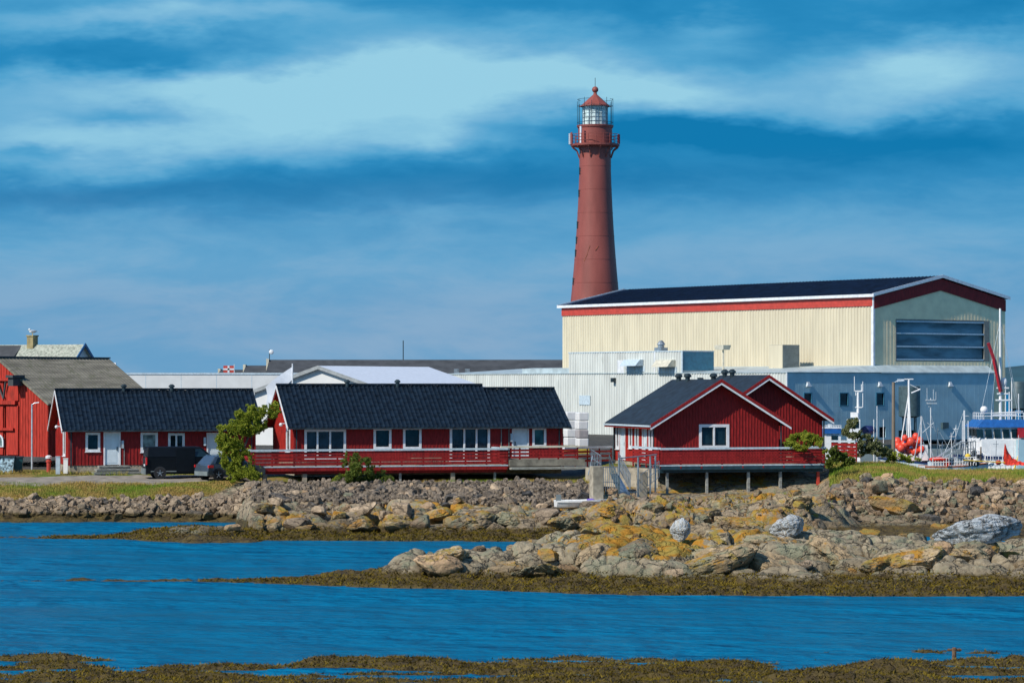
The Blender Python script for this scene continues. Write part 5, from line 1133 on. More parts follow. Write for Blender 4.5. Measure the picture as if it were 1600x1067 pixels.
c_ = MB(); c_.ball((1.9, 0, .48), .2, sc_=(1.2, 1.0, .35)); c_.build('tarpaulin', mat('violet', (.16, .10, .5), .6), sb, smooth=True); MB().box(.05, .28, -.16, .16, .3, .75).build('outboard_motor', 'grey_box', sb)

# ------------------------------------------------------------------ harbour
def pos(px, py, D, root): q = at(px, py, D); return Vector((q.x, q.y, q.z))
D = 198
fb_ = thing('fishing_boat', 'big white fishing boat with blue band above slanted wheelhouse windows', 'boat', (at(1600, 700, D).x + 4.5, D + 1, 0), R(180 + 6))
# local x forward = towards the left of the picture
hull(fb_, 13, 4.6, 2.1, 'boat_white', 'navy', z0=-.35, bow=1.2, sheer=1.0)
X = lambda px: (at(1600, 700, D).x + 4.5) - at(px, 700, D).x
m_ = MB(); xa, xb = X(1604), X(1522)
Zb = lambda py: zA(py, D)
m_.hexa([(xa, -1.7, 1.6), (xb, -1.6, 1.6), (xb, 1.6, 1.6), (xa, 1.7, 1.6), (xa, -1.7, Zb(685)), (xb, -1.6, Zb(683)), (xb, 1.6, Zb(683)), (xa, 1.7, Zb(685))]); o = m_.build('deckhouse', 'boat_white', fb_); bv = o.modifiers.new('b', 'BEVEL'); bv.width = .12; bv.segments = 3
m_ = MB(); m_.hexa([(xa, -1.65, Zb(685)), (xb - .15, -1.5, Zb(684)), (xb - .15, 1.5, Zb(684)), (xa, 1.65, Zb(685)), (xa, -1.6, Zb(667)), (xb + .1, -1.5, Zb(667)), (xb + .1, 1.5, Zb(667)), (xa, 1.6, Zb(667))]); m_.build('wheelhouse', 'boat_white', fb_)
for k in range(6):
    x = xa + .35 + k * .62; MB().hexa([(x, 1.58, Zb(683)), (x + .46, 1.58, Zb(683)), (x + .46, 1.67, Zb(683)), (x, 1.67, Zb(683)), (x + .06, 1.56, Zb(670)), (x + .5, 1.56, Zb(670)), (x + .5, 1.64, Zb(670)), (x + .06, 1.64, Zb(670))]).build('window', 'glass_dark', fb_)
for k in range(3): MB().box(xb - .06, xb + .14, -1.3 + k * .9, -.6 + k * .9, Zb(681), Zb(670)).build('window', 'glass_dark', fb_)
m_ = MB(); m_.hexa([(xa - .1, -1.85, Zb(667)), (xb + .30, -1.7, Zb(667)), (xb + .30, 1.7, Zb(667)), (xa - .1, 1.85, Zb(667)), (xa, -1.6, Zb(655.5)), (xb - .25, -1.5, Zb(655.5)), (xb - .25, 1.5, Zb(655.5)), (xa, 1.6, Zb(655.5))]); m_.build('blue_canopy', 'boat_blue', fb_)
def rail(par, pts, h, r=.022, m1='boat_white', n=4, name='handrail'):
    m_ = MB()
    for a, b in zip(pts[:-1], pts[1:]):
        a = Vector(a); b = Vector(b)
        for k in range(n + 1): q = a.lerp(b, k / n); m_.tube(q, q + Vector((0, 0, h)), r, n=5)
        for f in (.5, 1): m_.tube(a + Vector((0, 0, h * f)), b + Vector((0, 0, h * f)), r, n=5)
    return m_.build(name, m1, par)
rail(fb_, [(xa, 1.5, Zb(655)), (xb - .3, 1.4, Zb(655)), (xb - .3, -1.4, Zb(655))], .45, n=6)
rail(fb_, [(X(1600), 2.1, 1.9), (X(1530), 2.1, 2.0), (X(1512), .9, 2.7)], .8, n=8); rail(fb_, [(X(1530), -2.1, 2.0), (X(1512), -.9, 2.7)], .8)
MB().tube((X(1563), 0.2, 1.5), (X(1562), .2, Zb(482)), .13, .07, 10).build('mast', 'boat_white', fb_, smooth=True)
m_ = MB()
for py, wd in ((606, .55), (615, .5), (625, .7), (648, 1.1)): m_.box(X(1563) - wd, X(1563) + wd * .5, .1, .35, Zb(py) - .05, Zb(py) + .05)
m_.build('crosstree', 'boat_white', fb_)
m_ = MB(); m_.ball((X(1568.5), .2, Zb(597)), .26, sc_=(.8, .8, 1.3)); m_.ball((X(1535), .4, Zb(640)), .27); m_.build('radar_dome', 'boat_white', fb_, smooth=True)
m_ = MB()
for px, y0, y1 in ((1535, 655, 642), (1570, 655, 600), (1576, 655, 612), (1580, 655, 590), (1591, 655, 615), (1548, 655, 640)): m_.tube((X(px), .3, Zb(y0)), (X(px), .3, Zb(y1)), .035, n=6)
m_.tube((X(1530), .3, Zb(646)), (X(1598), .3, Zb(643)), .04, n=6); m_.tube((X(1545), .3, Zb(649)), (X(1575), .3, Zb(649)), .04, n=6); m_.build('aerial', 'boat_white', fb_)
m_ = MB()
for px, py in ((1526, 662), (1540, 700), (1590, 655), (1602, 690)): m_.tube((X(1562.5), .2, Zb(500)), (X(px), .5, Zb(py)), .012, n=4)
m_.build('stay_wire', 'lamp_grey', fb_)
m_ = MB(); m_.bar((X(1538), 1.0, Zb(536)), (X(1548), .9, Zb(562)), .14, .18).bar((X(1548), .9, Zb(562)), (X(1562), .4, Zb(612)), .19, .22); m_.build('crane_arm', 'crane_red', fb_)
MB().box(X(1596), X(1580), 1.75, 1.95, Zb(683), Zb(668)).build('side_panel', 'crane_red', fb_); MB().box(X(1600), X(1578), 1.7, 2.2, 1.8, Zb(686)).build('side_locker', 'blue_clad', fb_)
m_ = MB(); m_.box(X(1560), X(1524), 1.62, 1.70, Zb(716), Zb(711)).box(X(1524), X(1480), 1.2, 1.9, Zb(715), Zb(709)); m_.build('blue_stripe', 'navy', fb_)
m_ = MB(); m_.bar((X(1572), 2.2, 1.9), (X(1586), 2.0, Zb(690)), .08, .08); m_.build('davit', 'yellow', fb_)
for k, (px, py, r) in enumerate(((1510, 706, .2), (1516, 712, .16), (1506, 714, .18))): MB().ball((X(px), 1.9, Zb(py)), r, sc_=(1, .7, 1)).build('fender', 'plastic', fb_, smooth=True)
# net heap
nt = thing('net_heap', 'bright red-orange heap of fishing net with a peaked corner at the right edge', 'net', (at(1575, 722, 190).x, 190, zA(727, 190)))
m_ = MB(); n = 14
for j in range(9):
    for k in range(n + 1):
        u = k / n; v = j / 8; z = (max(0, 1 - u * 7) * .0 + .95 * math.exp(-u * 9) + .55 * math.exp(-u * 2.2)) * math.sin(math.pi * v) ** .7 + .06 * math.sin(k * 2.7 + j); m_.v.append((u * 2.4 - .1, v * 1.2, max(z, 0)))
for j in range(8):
    for k in range(n): a = j * (n + 1) + k; m_.f.append((a, a + 1, a + n + 2, a + n + 1))
m_.build('net', 'net_red', nt)
# work boat with nets and railings
D2 = 191; wb_ = thing('work_boat', 'low cluttered work boat with red tarpaulin, davits and railings before the fishing boat', 'boat', (at(1440, 700, D2).x, D2, 0), R(3))
X2 = lambda px: at(px, 700, D2).x - at(1440, 700, D2).x; Z2 = lambda py: zA(py, D2)
hull(wb_, X2(1530), 2.6, Z2(728) + .3, 'boat_white', 'rust', z0=-.3, bow=.5, sheer=.2)
rail(wb_, [(X2(1452), -1.2, Z2(728)), (X2(1520), -1.2, Z2(726))], .55, .025, n=16); rail(wb_, [(X2(1485), -1.0, Z2(715)), (X2(1520), -1.0, Z2(712))], 1.0, .03, 'steel', n=9, name='net_frame')
m_ = MB(); m_.ball((X2(1462), -.9, Z2(717)), .5, sc_=(1.3, .8, .32)); m_.build('tarpaulin', 'net_red', wb_); MB().box(X2(1450), X2(1470), -1.1, .2, Z2(729), Z2(721)).build('fish_box', 'cap_grey', wb_)
m_ = MB(); m_.bar((X2(1460), -.6, Z2(715)), (X2(1500), -.4, Z2(690)), .09, .09).bar((X2(1466), -.6, Z2(718)), (X2(1500), -.4, Z2(700)), .09, .09).bar((X2(1490), -.6, Z2(728)), (X2(1500), -.5, Z2(688)), .06, .06); m_.build('boom', 'lamp_grey', wb_)
for (px, y0, y1, r) in ((1506, 728, 641, .07), (1503, 720, 657, .035), (1512, 720, 657, .035), (1438, 720, 650, .05), (1453, 720, 622, .035), (1532, 722, 698, .06)):
    MB().tube((X2(px), -.3, Z2(y0)), (X2(px), -.3, Z2(y1)), r, r * .8, 8).build('mast', 'white_trim' if px != 1532 else 'pole_wood', wb_)
m_ = MB(); m_.tube((X2(1506), -.3, Z2(650)), (X2(1513), -.3, Z2(650)), .04); m_.box(X2(1445), X2(1460), -.5, -.2, Z2(626), Z2(624)); m_.box(X2(1447), X2(1462), -.5, -.2, Z2(631), Z2(629))
for px, y1 in ((1447, 606), (1457, 608), (1461, 612), (1450, 636)): m_.tube((X2(px), -.35, Z2(630)), (X2(px), -.35, Z2(y1)), .025)
for a, b in (((1439, 650), (1458, 718)), ((1438, 655), (1427, 716)), ((1440, 676), (1458, 660)), ((1441, 690), (1452, 722)), ((1447, 660), (1457, 668)), ((1436, 720), (1446, 700))): m_.tube((X2(a[0]), -.3, Z2(a[1])), (X2(b[0]), -.3, Z2(b[1])), .03)
m_.build('rigging', 'lamp_grey', wb_)
for k, (px, py, m1) in enumerate(((1508, 712, 'yellow'), (1512, 722, 'driftwood'), (1522, 724, 'plastic'), (1545, 724, 'white_trim'), (1556, 722, 'band_red'), (1500, 719, 'steel'), (1484, 722, 'tank'), (1476, 724, 'net_red'))):
    MB().ball((X2(px), -1.0, Z2(py)), .2, sc_=(1, .8, .9)).build('gear_bundle', m1, wb_)
m_ = MB(); m_.tube((X2(1500), -1.25, Z2(718)), (X2(1565), -1.25, Z2(722)), .035); m_.build('yellow_rail', 'yellow', wb_)
for k, (px, y0, y1, dx) in enumerate(((1466, 722, 668, 0), (1473, 724, 690, .3), (1488, 722, 676, -.2), (1495, 722, 664, .1), (1519, 722, 690, .2), (1526, 722, 684, -.1), (1541, 724, 700, .1), (1550, 724, 694, 0), (1559, 724, 688, .2), (1569, 724, 700, 0), (1586, 724, 690, -.1), (1594, 724, 680, .1))):
    m_ = MB(); m_.tube((X2(px), .2 + dx, Z2(y0)), (X2(px) + dx * .3, .2 + dx, Z2(y1)), .028, .018, 6); m_.bar((X2(px) - .18, .2 + dx, Z2(y1 + 6)), (X2(px) + .2, .2 + dx, Z2(y1 + 6)), .03, .03); m_.build('pole', 'boat_white' if k % 4 else 'steel', wb_)
for a, b in (((1466, 670), (1496, 722)), ((1495, 666), (1470, 722)), ((1506, 645), (1530, 722)), ((1506, 645), (1484, 716)), ((1526, 686), (1506, 700)), ((1453, 640), (1475, 720))):
    MB().tube((X2(a[0]), .1, Z2(a[1])), (X2(b[0]), .1, Z2(b[1])), .014, n=5).build('rope', 'lamp_grey', wb_)
# tripod mast
D3 = 205; tm = thing('tripod_mast', 'white tripod mast with short crossbar rising behind the orange buoys', 'mast', (at(1420, 700, D3).x, D3, 0)); X3 = lambda px: at(px, 700, D3).x - at(1420, 700, D3).x; Z3 = lambda py: zA(py, D3)
m_ = MB(); m_.tube((0, 0, Z3(700)), (0, 0, Z3(592)), .07); m_.tube((X3(1409), .3, Z3(690)), (0, 0, Z3(615)), .05).tube((X3(1423), -.3, Z3(700)), (0, 0, Z3(608)), .05).tube((X3(1417.5), .4, Z3(695)), (0, 0, Z3(600)), .04); m_.build('legs', 'boat_white', tm)
m_ = MB(); m_.box(X3(1413), X3(1427), -.06, .06, Z3(593), Z3(591.5)); m_.tube((X3(1424), 0, Z3(614)), (X3(1438), 0, Z3(608)), .05); m_.tube((X3(1421), 0, Z3(600)), (X3(1436), 0, Z3(608)), .02); m_.build('crossbar', 'boat_white', tm)
bt = thing('net_boat', 'dark hulled boat below the tripod mast, piled with orange buoys', 'boat', (at(1385, 700, D3).x, D3 + .6, 0), R(2)); hull(bt, 4.6, 2.2, 2.4, 'crane_red', 'dark_steel', z0=-.2, bow=.4, sheer=.1); MB().box(.9, 3.0, -.5, 1, 2.2, 3.35).build('wheelhouse', 'boat_white', bt); MB().box(1.1, 1.9, -.53, -.49, 2.75, 3.15).build('window', 'glass_dark', bt)
bx = [(1402, 690, .36), (1413, 695, .38), (1423, 690, .36), (1432, 696, .36), (1437, 688, .3), (1408, 700, .33), (1419, 703, .36), (1430, 705, .36), (1440, 702, .3), (1431, 682, .3), (1403, 696, .3), (1414, 684, .26)]
for k, (px, py, r) in enumerate(bx):
    q = at(px, py, D3 - 1.6 - .25 * (k % 3)); t_ = thing('buoy', 'round orange inflatable buoy in the pile below the tripod mast', 'buoy', q, 0, 'orange buoys piled on the quay boat')
    r *= .85; MB().ball((0, 0, 0), r, 16, 12, (1, 1, 1.12)).build('float', 'orange', t_, smooth=True); MB().tube((0, 0, -r * 1.1), (0, 0, -r * 1.45), .08).build('eye', 'boat_blue', t_)
# boat behind the willow: white superstructure with mast; another blue-white cabin boat
D4 = 207; wv = thing('trawler', 'white trawler top with radar mast showing behind the grey willow', 'boat', (at(1325, 700, D4).x, D4, 0), R(-4)); X4 = lambda px: at(px, 700, D4).x - at(1325, 700, D4).x; Z4 = lambda py: zA(py, D4)
hull(wv, 5.5, 2.6, 2.2, 'boat_white', 'boat_blue', z0=-.3); MB().box(X4(1324), X4(1343), -.8, .9, 1.8, Z4(655)).build('wheelhouse', 'boat_white', wv); MB().box(X4(1327), X4(1341), -.84, -.79, Z4(668), Z4(660)).build('window', 'glass_dark', wv)
m_ = MB(); m_.tube((X4(1340.5), 0, Z4(657)), (X4(1340.5), 0, Z4(611)), .11, .08); m_.box(X4(1336), X4(1347), -.1, .1, Z4(612), Z4(610)); m_.box(X4(1336), X4(1347), -.1, .1, Z4(637), Z4(635.5)); m_.box(X4(1329), X4(1340), -.3, .3, Z4(652), Z4(644))
for px, y0, y1 in ((1335, 611, 588), (1348, 636, 596), (1337, 618, 610), (1346, 612, 600)): m_.tube((X4(px), 0, Z4(y0)), (X4(px), 0, Z4(y1)), .028)
m_.build('mast', 'boat_white', wv)
m_ = MB(); m_.ball((X4(1357), .3, Z4(672)), .45, sc_=(1.3, 1, .8)); m_.build('net_drum', 'navy', wv, smooth=True)
m_ = MB()
for px, y1 in ((1370, 634), (1365, 655), (1380, 655)): m_.tube((X4(px), 0, 1.8), (X4(px), 0, Z4(y1)), .025)
m_.build('aerial', 'boat_white', wv)
cb_ = thing('cabin_boat', 'small white and blue cabin boat just right of the gabled cabin', 'boat', (at(1286, 700, 200).x, 200, 0)); X5 = lambda px: at(px, 700, 200).x - at(1286, 700, 200).x; Z5 = lambda py: zA(py, 200)
hull(cb_, 3.6, 1.9, 1.9, 'boat_white', 'boat_blue', z0=-.2); MB().box(.15, X5(1312), -.7, .7, 1.6, Z5(678)).build('deckhouse', 'boat_white', cb_); MB().box(.5, .95, -.74, -.69, Z5(694), Z5(680)).build('window', 'glass_dark', cb_)
MB().box(0, X5(1312), -.85, .85, Z5(677), Z5(669)).box(X5(1312), X5(1322), -.6, .6, Z5(676), Z5(672)).build('blue_roof', 'boat_blue', cb_); MB().box(-.02, X5(1313), -.88, .88, Z5(669), Z5(667.5)).build('roof_edge', 'white_trim', cb_)
m_ = MB(); m_.tube((X5(1297), 0, Z5(668)), (X5(1297), 0, Z5(662)), .16); m_.build('searchlight', 'lamp_grey', cb_); rail(cb_, [(0, -.8, Z5(668)), (X5(1312), -.8, Z5(668))], .18, .015, n=7)
# driftwood post on the foreground seaweed
p = at(1491, 1024, 80.0); t_ = thing('driftwood_post', 'stubby brown driftwood post with a crosspiece standing in the foreground seaweed', 'driftwood', (p.x, p.y, -.05))
m_ = MB(); m_.lathe([(.085, 0), (.065, .12), (.058, .25), (.075, .34), (.055, .40)], 9); m_.build('stump', 'driftwood', t_, smooth=True); m_ = MB(); m_.lathe([(.02, -.20), (.04, -.16), (.035, -.05), (.05, 0), (.04, .08), (.045, .17), (.02, .21)], 8, (0, 0, .31), 'Y'); o = m_.build('crosspiece', 'driftwood', t_, smooth=True); o.rotation_euler = (0, R(-4), R(-90)); o.location = (0, 0, .02)

# ------------------------------------------------------------------ stones
def proto(seed, sub, sq=(1, .85, .7), cuts=11, nz_=.045, flat=True, rough=2.2, crack=0):
    r = random.Random(seed); b = bmesh.new(); bmesh.ops.create_icosphere(b, subdivisions=sub, radius=1)
    pl = []
    if flat:      # blocky quarried stone: six skewed faces and a few knocked-off corners
        rot = Matrix.Rotation(r.uniform(0, 6), 3, 'Z') @ Matrix.Rotation(r.uniform(-.3, .3), 3, 'X')
        for ax in ((1, 0, 0), (-1, 0, 0), (0, 1, 0), (0, -1, 0), (0, 0, 1), (0, 0, -1)):
            v = (rot @ (Vector(ax) + Vector([r.uniform(-.32, .32) for _ in range(3)]))).normalized(); pl.append((v, r.uniform(.48, .70)))
        for _ in range(cuts - 7): pl.append((Vector((r.gauss(0, 1), r.gauss(0, 1), r.gauss(0, 1))).normalized(), r.uniform(.62, .85)))
    else:
        for _ in range(cuts): pl.append((Vector((r.gauss(0, 1), r.gauss(0, 1), r.gauss(0, 1))).normalized(), r.uniform(.52, .88)))
    of = Vector((r.uniform(-50, 50),) * 3)
    for v in b.verts:
        for n_, d_ in pl:
            k = v.co.dot(n_) - d_
            if k > 0: v.co -= n_ * k * .95
        k = mn.fractal(v.co * rough + of, 1.0, 2.0, 5) * nz_; dn = v.co.normalized()
        if crack:
            dd = mn.voronoi(v.co * 2.1 + of)[0]; k -= crack * max(0, 1 - (dd[1] - dd[0]) / .13)
        v.co += dn * k
        v.co = Vector((v.co.x * sq[0], v.co.y * sq[1], v.co.z * sq[2]))
    return b
def proto_mesh(name, m1, *a, **k):
    b = proto(*a, **k); me = bpy.data.meshes.new(name); b.to_mesh(me); b.free(); me.materials.append(MATS[m1])
    me.polygons.foreach_set('use_smooth', [True] * len(me.polygons)); me.set_sharp_from_angle(angle=R(14 if sub < 4 else 30)); return me
ST = {}
for kind, m1, cnt, sub, kw in (('grey', 'stone_grey', 6, 3, {}), ('tan', 'stone_tan', 4, 3, {}), ('dark', 'stone_dark', 3, 3, {}), ('lichen', 'stone_lichen', 5, 4, dict(nz_=.09, cuts=11)), ('guano', 'stone_guano', 2, 5, dict(nz_=.16, cuts=7, rough=1.3, crack=.08, flat=False)), ('round', 'stone_tan', 2, 4, dict(nz_=.12, cuts=6, flat=False)), ('bed', 'stone_bed', 5, 5, dict(nz_=.15, cuts=7, rough=1.3, crack=.08, flat=False))):
    ST[kind] = [proto_mesh('boulder', m1, 100 + k * 7 + len(kind) * 31, sub, **kw) for k in range(cnt)]
def stone(px, Y, size, kind, lab, grp, sq=None, sink=.3, name='boulder', dz=0, rz=None):
    X = (px - 800) / F * Y; o = bpy.data.objects.new(name, rnd.choice(ST[kind])); C.objects.link(o)
    s = sq or (rnd.uniform(.85, 1.3), rnd.uniform(.8, 1.1), rnd.uniform(.7, 1.05))
    if kind == 'bed': s = (rnd.uniform(1.0, 1.5), rnd.uniform(.7, 1.0), rnd.uniform(.55, .8))
    if kind == 'bed': dz -= .13 * size
    if lab.endswith('islet') and grp and px < 930: size *= .6 + .4 * max(0, (px - 640) / 290)
    o.scale = [size / 2 * q for q in s]; o.rotation_euler = (rnd.uniform(-.35, .35), rnd.uniform(-.35, .35), rnd.uniform(0, 6.28) if rz is None else rz)
    o.location = (X, Y, gz(X, Y) + size * .30 * s[2] * (1 - sink * 1.6) + dz); tag(o, lab, 'boulder', grp); return o
# special stones
stone(1229, 119.5, 1.9, 'guano', 'blocky stone whitened by bird droppings on the middle of the islet', None, (.85, .7, .75), .0, rz=.4, dz=.25)
stone(1524, 112.6, 3.6, 'guano', 'long sloping rock streaked white with bird droppings at the right of the islet', None, (1.1, .5, .5), .0, rz=.2, dz=.3)
stone(683, 109.6, 2.0, 'round', 'smooth tan humpbacked boulder at the left tip of the islet', None, (1.05, .8, .6), .2, rz=.1)
stone(1062, 114.8, 1.5, 'guano', 'pale grey upright slab of rock among orange lichen on the islet', None, (.6, .6, .9), .0, rz=.1, dz=.15)
stone(1395, 151.5, 2.9, 'lichen', 'largest greenish lichen-covered boulder at the foot of the right bank', None, (1.1, .8, .62), .25, rz=-.1)
stone(1372, 158, 1.9, 'tan', 'angular orange-tan boulder high in the right bank', None, (1.0, .8, .8), .1, rz=.6)
stone(415, 147.5, 1.6, 'lichen', 'pale lichen-spotted boulder leftmost of the shore rocks below the long terrace', None, (1, .8, .8), .2)
stone(737, 146, 1.5, 'dark', 'dark faceted boulder with a bright left face on the middle shore', None, (1, .8, .75), .15)
stone(955, 748, 1, 'grey', 'x', None) if False else None
stone(363, 141.8, .9, 'tan', 'lone rounded boulder on the seaweed spit', None, (1.2, .8, .8), .2)
stone(1275, 157, 1.5, 'grey', 'large blue-grey boulder beneath the right corner of the raised terrace', None, (1.1, .8, .8), .1)
stone(956, 152.5, .95, 'tan', 'bright tan boulder between the concrete pillar and the dinghy', None, (1, .8, 1), .1)
nst = 12
def field(n, u0, u1, d0, d1, s0, s1, kinds, lab, grp, sink=.28, key=None, name='boulder'):
    global nst
    for k in range(n):
        u = u0 + (u1 - u0) * ((k + rnd.random()) / n); v = rnd.random(); Y = d0 + (d1 - d0) * v
        if key: Y += key(u)
        stone(u, Y, rnd.uniform(s0, s1) * (1.0 - .25 * v), rnd.choice(kinds), lab, grp, sink=sink, name=name); nst += 1
field(62, -20, 395, 160.2, 163.6, .5, 1.2, ['grey', 'grey', 'dark', 'tan', 'grey'], 'angular grey stone in the rubble bank below the left lawn', 'stones of the left rubble bank')
field(26, 395, 935, 143.6, 150.5, .8, 1.9, ['lichen', 'lichen', 'tan', 'grey'], 'lichen-spotted boulder on the shore below the long terrace', 'boulders along the middle shore', .35)
field(60, 395, 940, 150, 165, .5, 1.25, ['grey', 'grey', 'tan', 'dark'], 'mid-sized stone in the grey rubble slope below the long terrace', 'stones of the middle rubble slope')
field(62, 1290, 1625, 149, 164.5, .8, 1.75, ['grey', 'tan', 'grey', 'tan', 'dark'], 'large blocky stone in the right harbour bank', 'stones of the right bank')
field(22, 945, 1310, 142, 157, .6, 1.5, ['tan', 'lichen', 'lichen', 'grey'], 'tan and orange boulder on the ridge in front of the raised terrace', 'boulders on the middle ridge', .4)
field(20, 1290, 1630, 128, 145, 1.0, 2.4, ['bed', 'bed', 'tan', 'lichen'], 'low rock in the gully between the islet and the right bank', 'rocks in the gully behind the islet', .4)
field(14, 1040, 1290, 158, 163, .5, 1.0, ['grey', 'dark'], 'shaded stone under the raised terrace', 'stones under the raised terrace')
field(20, 690, 1640, 110.2, 112.6, 1.7, 3.4, ['bed'], 'bulging grey-green bedrock hump along the front of the islet', 'bedrock humps on the front of the islet', .42, name='bedrock_hump')
field(15, 820, 1640, 113.5, 119, 1.6, 3.2, ['bed'], 'cracked bedrock hump on the back of the islet', 'bedrock humps on the back of the islet', .45, name='bedrock_hump')
field(14, 400, 930, 143.4, 147, 1.6, 3.0, ['bed'], 'low bedrock hump by the middle shore below the long terrace', 'bedrock humps of the middle shore', .42, name='bedrock_hump')
field(11, 950, 1290, 142.5, 148, 1.6, 3.0, ['bed'], 'broad bedrock hump on the ridge before the raised terrace', 'bedrock humps of the middle ridge', .45, name='bedrock_hump')
field(26, 660, 1615, 107.5, 122, .5, 1.4, ['lichen', 'lichen', 'round', 'grey', 'tan'], 'weathered rounded boulder on the islet', 'boulders on the islet', .42)
# loose rubble, too much to count
def rubble(name, n, u0, u1, d0, d1, s0, s1, m1, lab, dens=None):
    ps = []
    for q in range(10):
        b = proto(500 + q, 2, cuts=8); bmesh.ops.triangulate(b, faces=b.faces); b.verts.ensure_lookup_table()
        ps.append((np.array([v.co for v in b.verts]), np.array([[v.index for v in f.verts] for f in b.faces]))); b.free()
    r = np.random.RandomState(n); u = r.uniform(u0, u1, n); Y = r.uniform(d0, d1, n); X = (u - 800) / F * Y
    z, gr, _ = land(X, Y); keep = (gr < .5) & (z > .25); X, Y, z = X[keep], Y[keep], z[keep]; V = []; Fc = []; o_ = 0
    for k in range(len(X)):
        v, f = ps[k % 10]; s = r.uniform(s0, s1) * (1 if r.rand() > .12 else 1.6) / 2; a = r.uniform(0, 6.28, 3); M = np.array((Matrix.Rotation(a[0], 3, 'X') @ Matrix.Rotation(a[1], 3, 'Y') @ Matrix.Rotation(a[2], 3, 'Z')))
        V.append((v * s) @ M.T + np.array([X[k], Y[k], z[k] + s * .4])); Fc.append(f + o_); o_ += len(v)
    o = bpy.data.objects.new(name, raw_mesh(name, np.concatenate(V), np.concatenate(Fc), MATS[m1], False)); C.objects.link(o); tag(o, lab, 'rubble', None, 'stuff'); return o
rubble('rubble', 3600, 392, 925, 152.5, 168.8, .18, .46, 'stone_grey', 'small angular grey rubble covering the slope below the long terrace')
rubble('rubble', 900, -40, 395, 160.4, 164.2, .25, .6, 'stone_grey', 'loose stones filling the left rubble bank')
rubble('rubble', 700, 1290, 1640, 149, 165.5, .25, .65, 'stone_tan', 'loose stones filling the gaps in the right harbour bank')
rubble('rubble', 420, 940, 1300, 138, 164, .2, .5, 'stone_tan', 'scattered small stones on the ridge and under the raised terrace')

# ------------------------------------------------------------------ grass, seaweed, bushes
def blades(name, P, h, w_, lean, m1, seed=1, nseg=1, spread=None):
    """P (n,3) roots; upright tapering blades as triangles/quads"""
    r = np.random.RandomState(seed); n = len(P); a = r.uniform(0, 2 * np.pi, n); H = r.uniform(h[0], h[1], n); Wd_ = r.uniform(w_[0], w_[1], n)
    sd = np.stack([np.cos(a), np.sin(a), np.zeros(n)], 1) * Wd_[:, None] / 2; b = r.uniform(0, 2 * np.pi, n); ln = r.uniform(lean[0], lean[1], n)
    tip = np.stack([np.cos(b) * ln, np.sin(b) * ln, np.sqrt(np.maximum(1 - ln ** 2, .02))], 1) * H[:, None]
    V = np.stack([P - sd, P + sd, P + tip * .6 + sd * .6, P + tip], 1).reshape(-1, 3); i = np.arange(n)[:, None] * 4
    Fc = np.concatenate([i + np.array([[0, 1, 2, 3]])]); return raw_mesh(name, V, Fc, MATS[m1], False)
def scatter(name, n, u, d, h, w_, lean, m1, lab, cond, seed, cat='grass', kind='stuff', noi=None):
    r = np.random.RandomState(seed); U = r.uniform(u[0], u[1], n); Y = r.uniform(d[0], d[1], n); X = (U - 800) / F * Y
    z, g, _ = land(X, Y); k = cond(U, Y, z, g, fbm(X * .6, Y * .6, 3, 77)); P = np.stack([X[k], Y[k], z[k] - .02], 1)
    o = bpy.data.objects.new(name, blades(name, P, h, w_, lean, m1, seed)); C.objects.link(o); tag(o, lab, cat, None, kind); return o
scatter('grass', 42000, (-60, 400), (162.8, 169.3), (.05, .2), (.02, .05), (0, .7), 'grass', 'green and dry grass on the lawn left of the terraces', lambda U, Y, z, g, n: (g > .45), 3)
scatter('grass', 9000, (-60, 330), (175.2, 180), (.08, .32), (.02, .05), (0, .6), 'grass', 'grass tufts along the foot of the left cabin and boathouse', lambda U, Y, z, g, n: (n > -.05) & (Y > 177.3 - .004 * U), 4)
scatter('grass', 16000, (640, 1030), (167, 171.8), (.1, .38), (.02, .05), (0, .7), 'grass', 'dry orange and green grass below the concrete terrace', lambda U, Y, z, g, n: (g > .3) & (n > -.12), 5)
scatter('grass', 60000, (1292, 1660), (164.5, 187), (.10, .34), (.025, .05), (0, .7), 'grass', 'long yellow-green grass on the right harbour bank', lambda U, Y, z, g, n: (g > .3), 6)
scatter('grass', 9000, (945, 1300), (139, 157), (.08, .26), (.03, .06), (0, .8), 'grass', 'dry orange grass tufts between the ridge rocks', lambda U, Y, z, g, n: (z > 1.35) & (n > .06), 8)
# seaweed: flopped fronds
kp = lambda lo, hi: (lambda U, Y, z, g, n: (z > lo) & (z < hi))
scatter('seaweed', 150000, (-60, 1660), (69, 82.5), (.06, .17), (.02, .05), (.65, .97), 'kelp', 'brown seaweed fronds lying over the foreground flat', kp(.0, 1), 11, 'seaweed')
scatter('seaweed', 60000, (300, 1660), (103, 112), (.08, .22), (.03, .07), (.7, .97), 'kelp', 'brown seaweed skirt around the foot of the islet', kp(.02, .55), 12, 'seaweed')
scatter('seaweed', 36000, (60, 960), (140, 147), (.10, .24), (.04, .08), (.7, .97), 'kelp', 'brown seaweed along the middle shore and spit', kp(.02, .5), 13, 'seaweed')

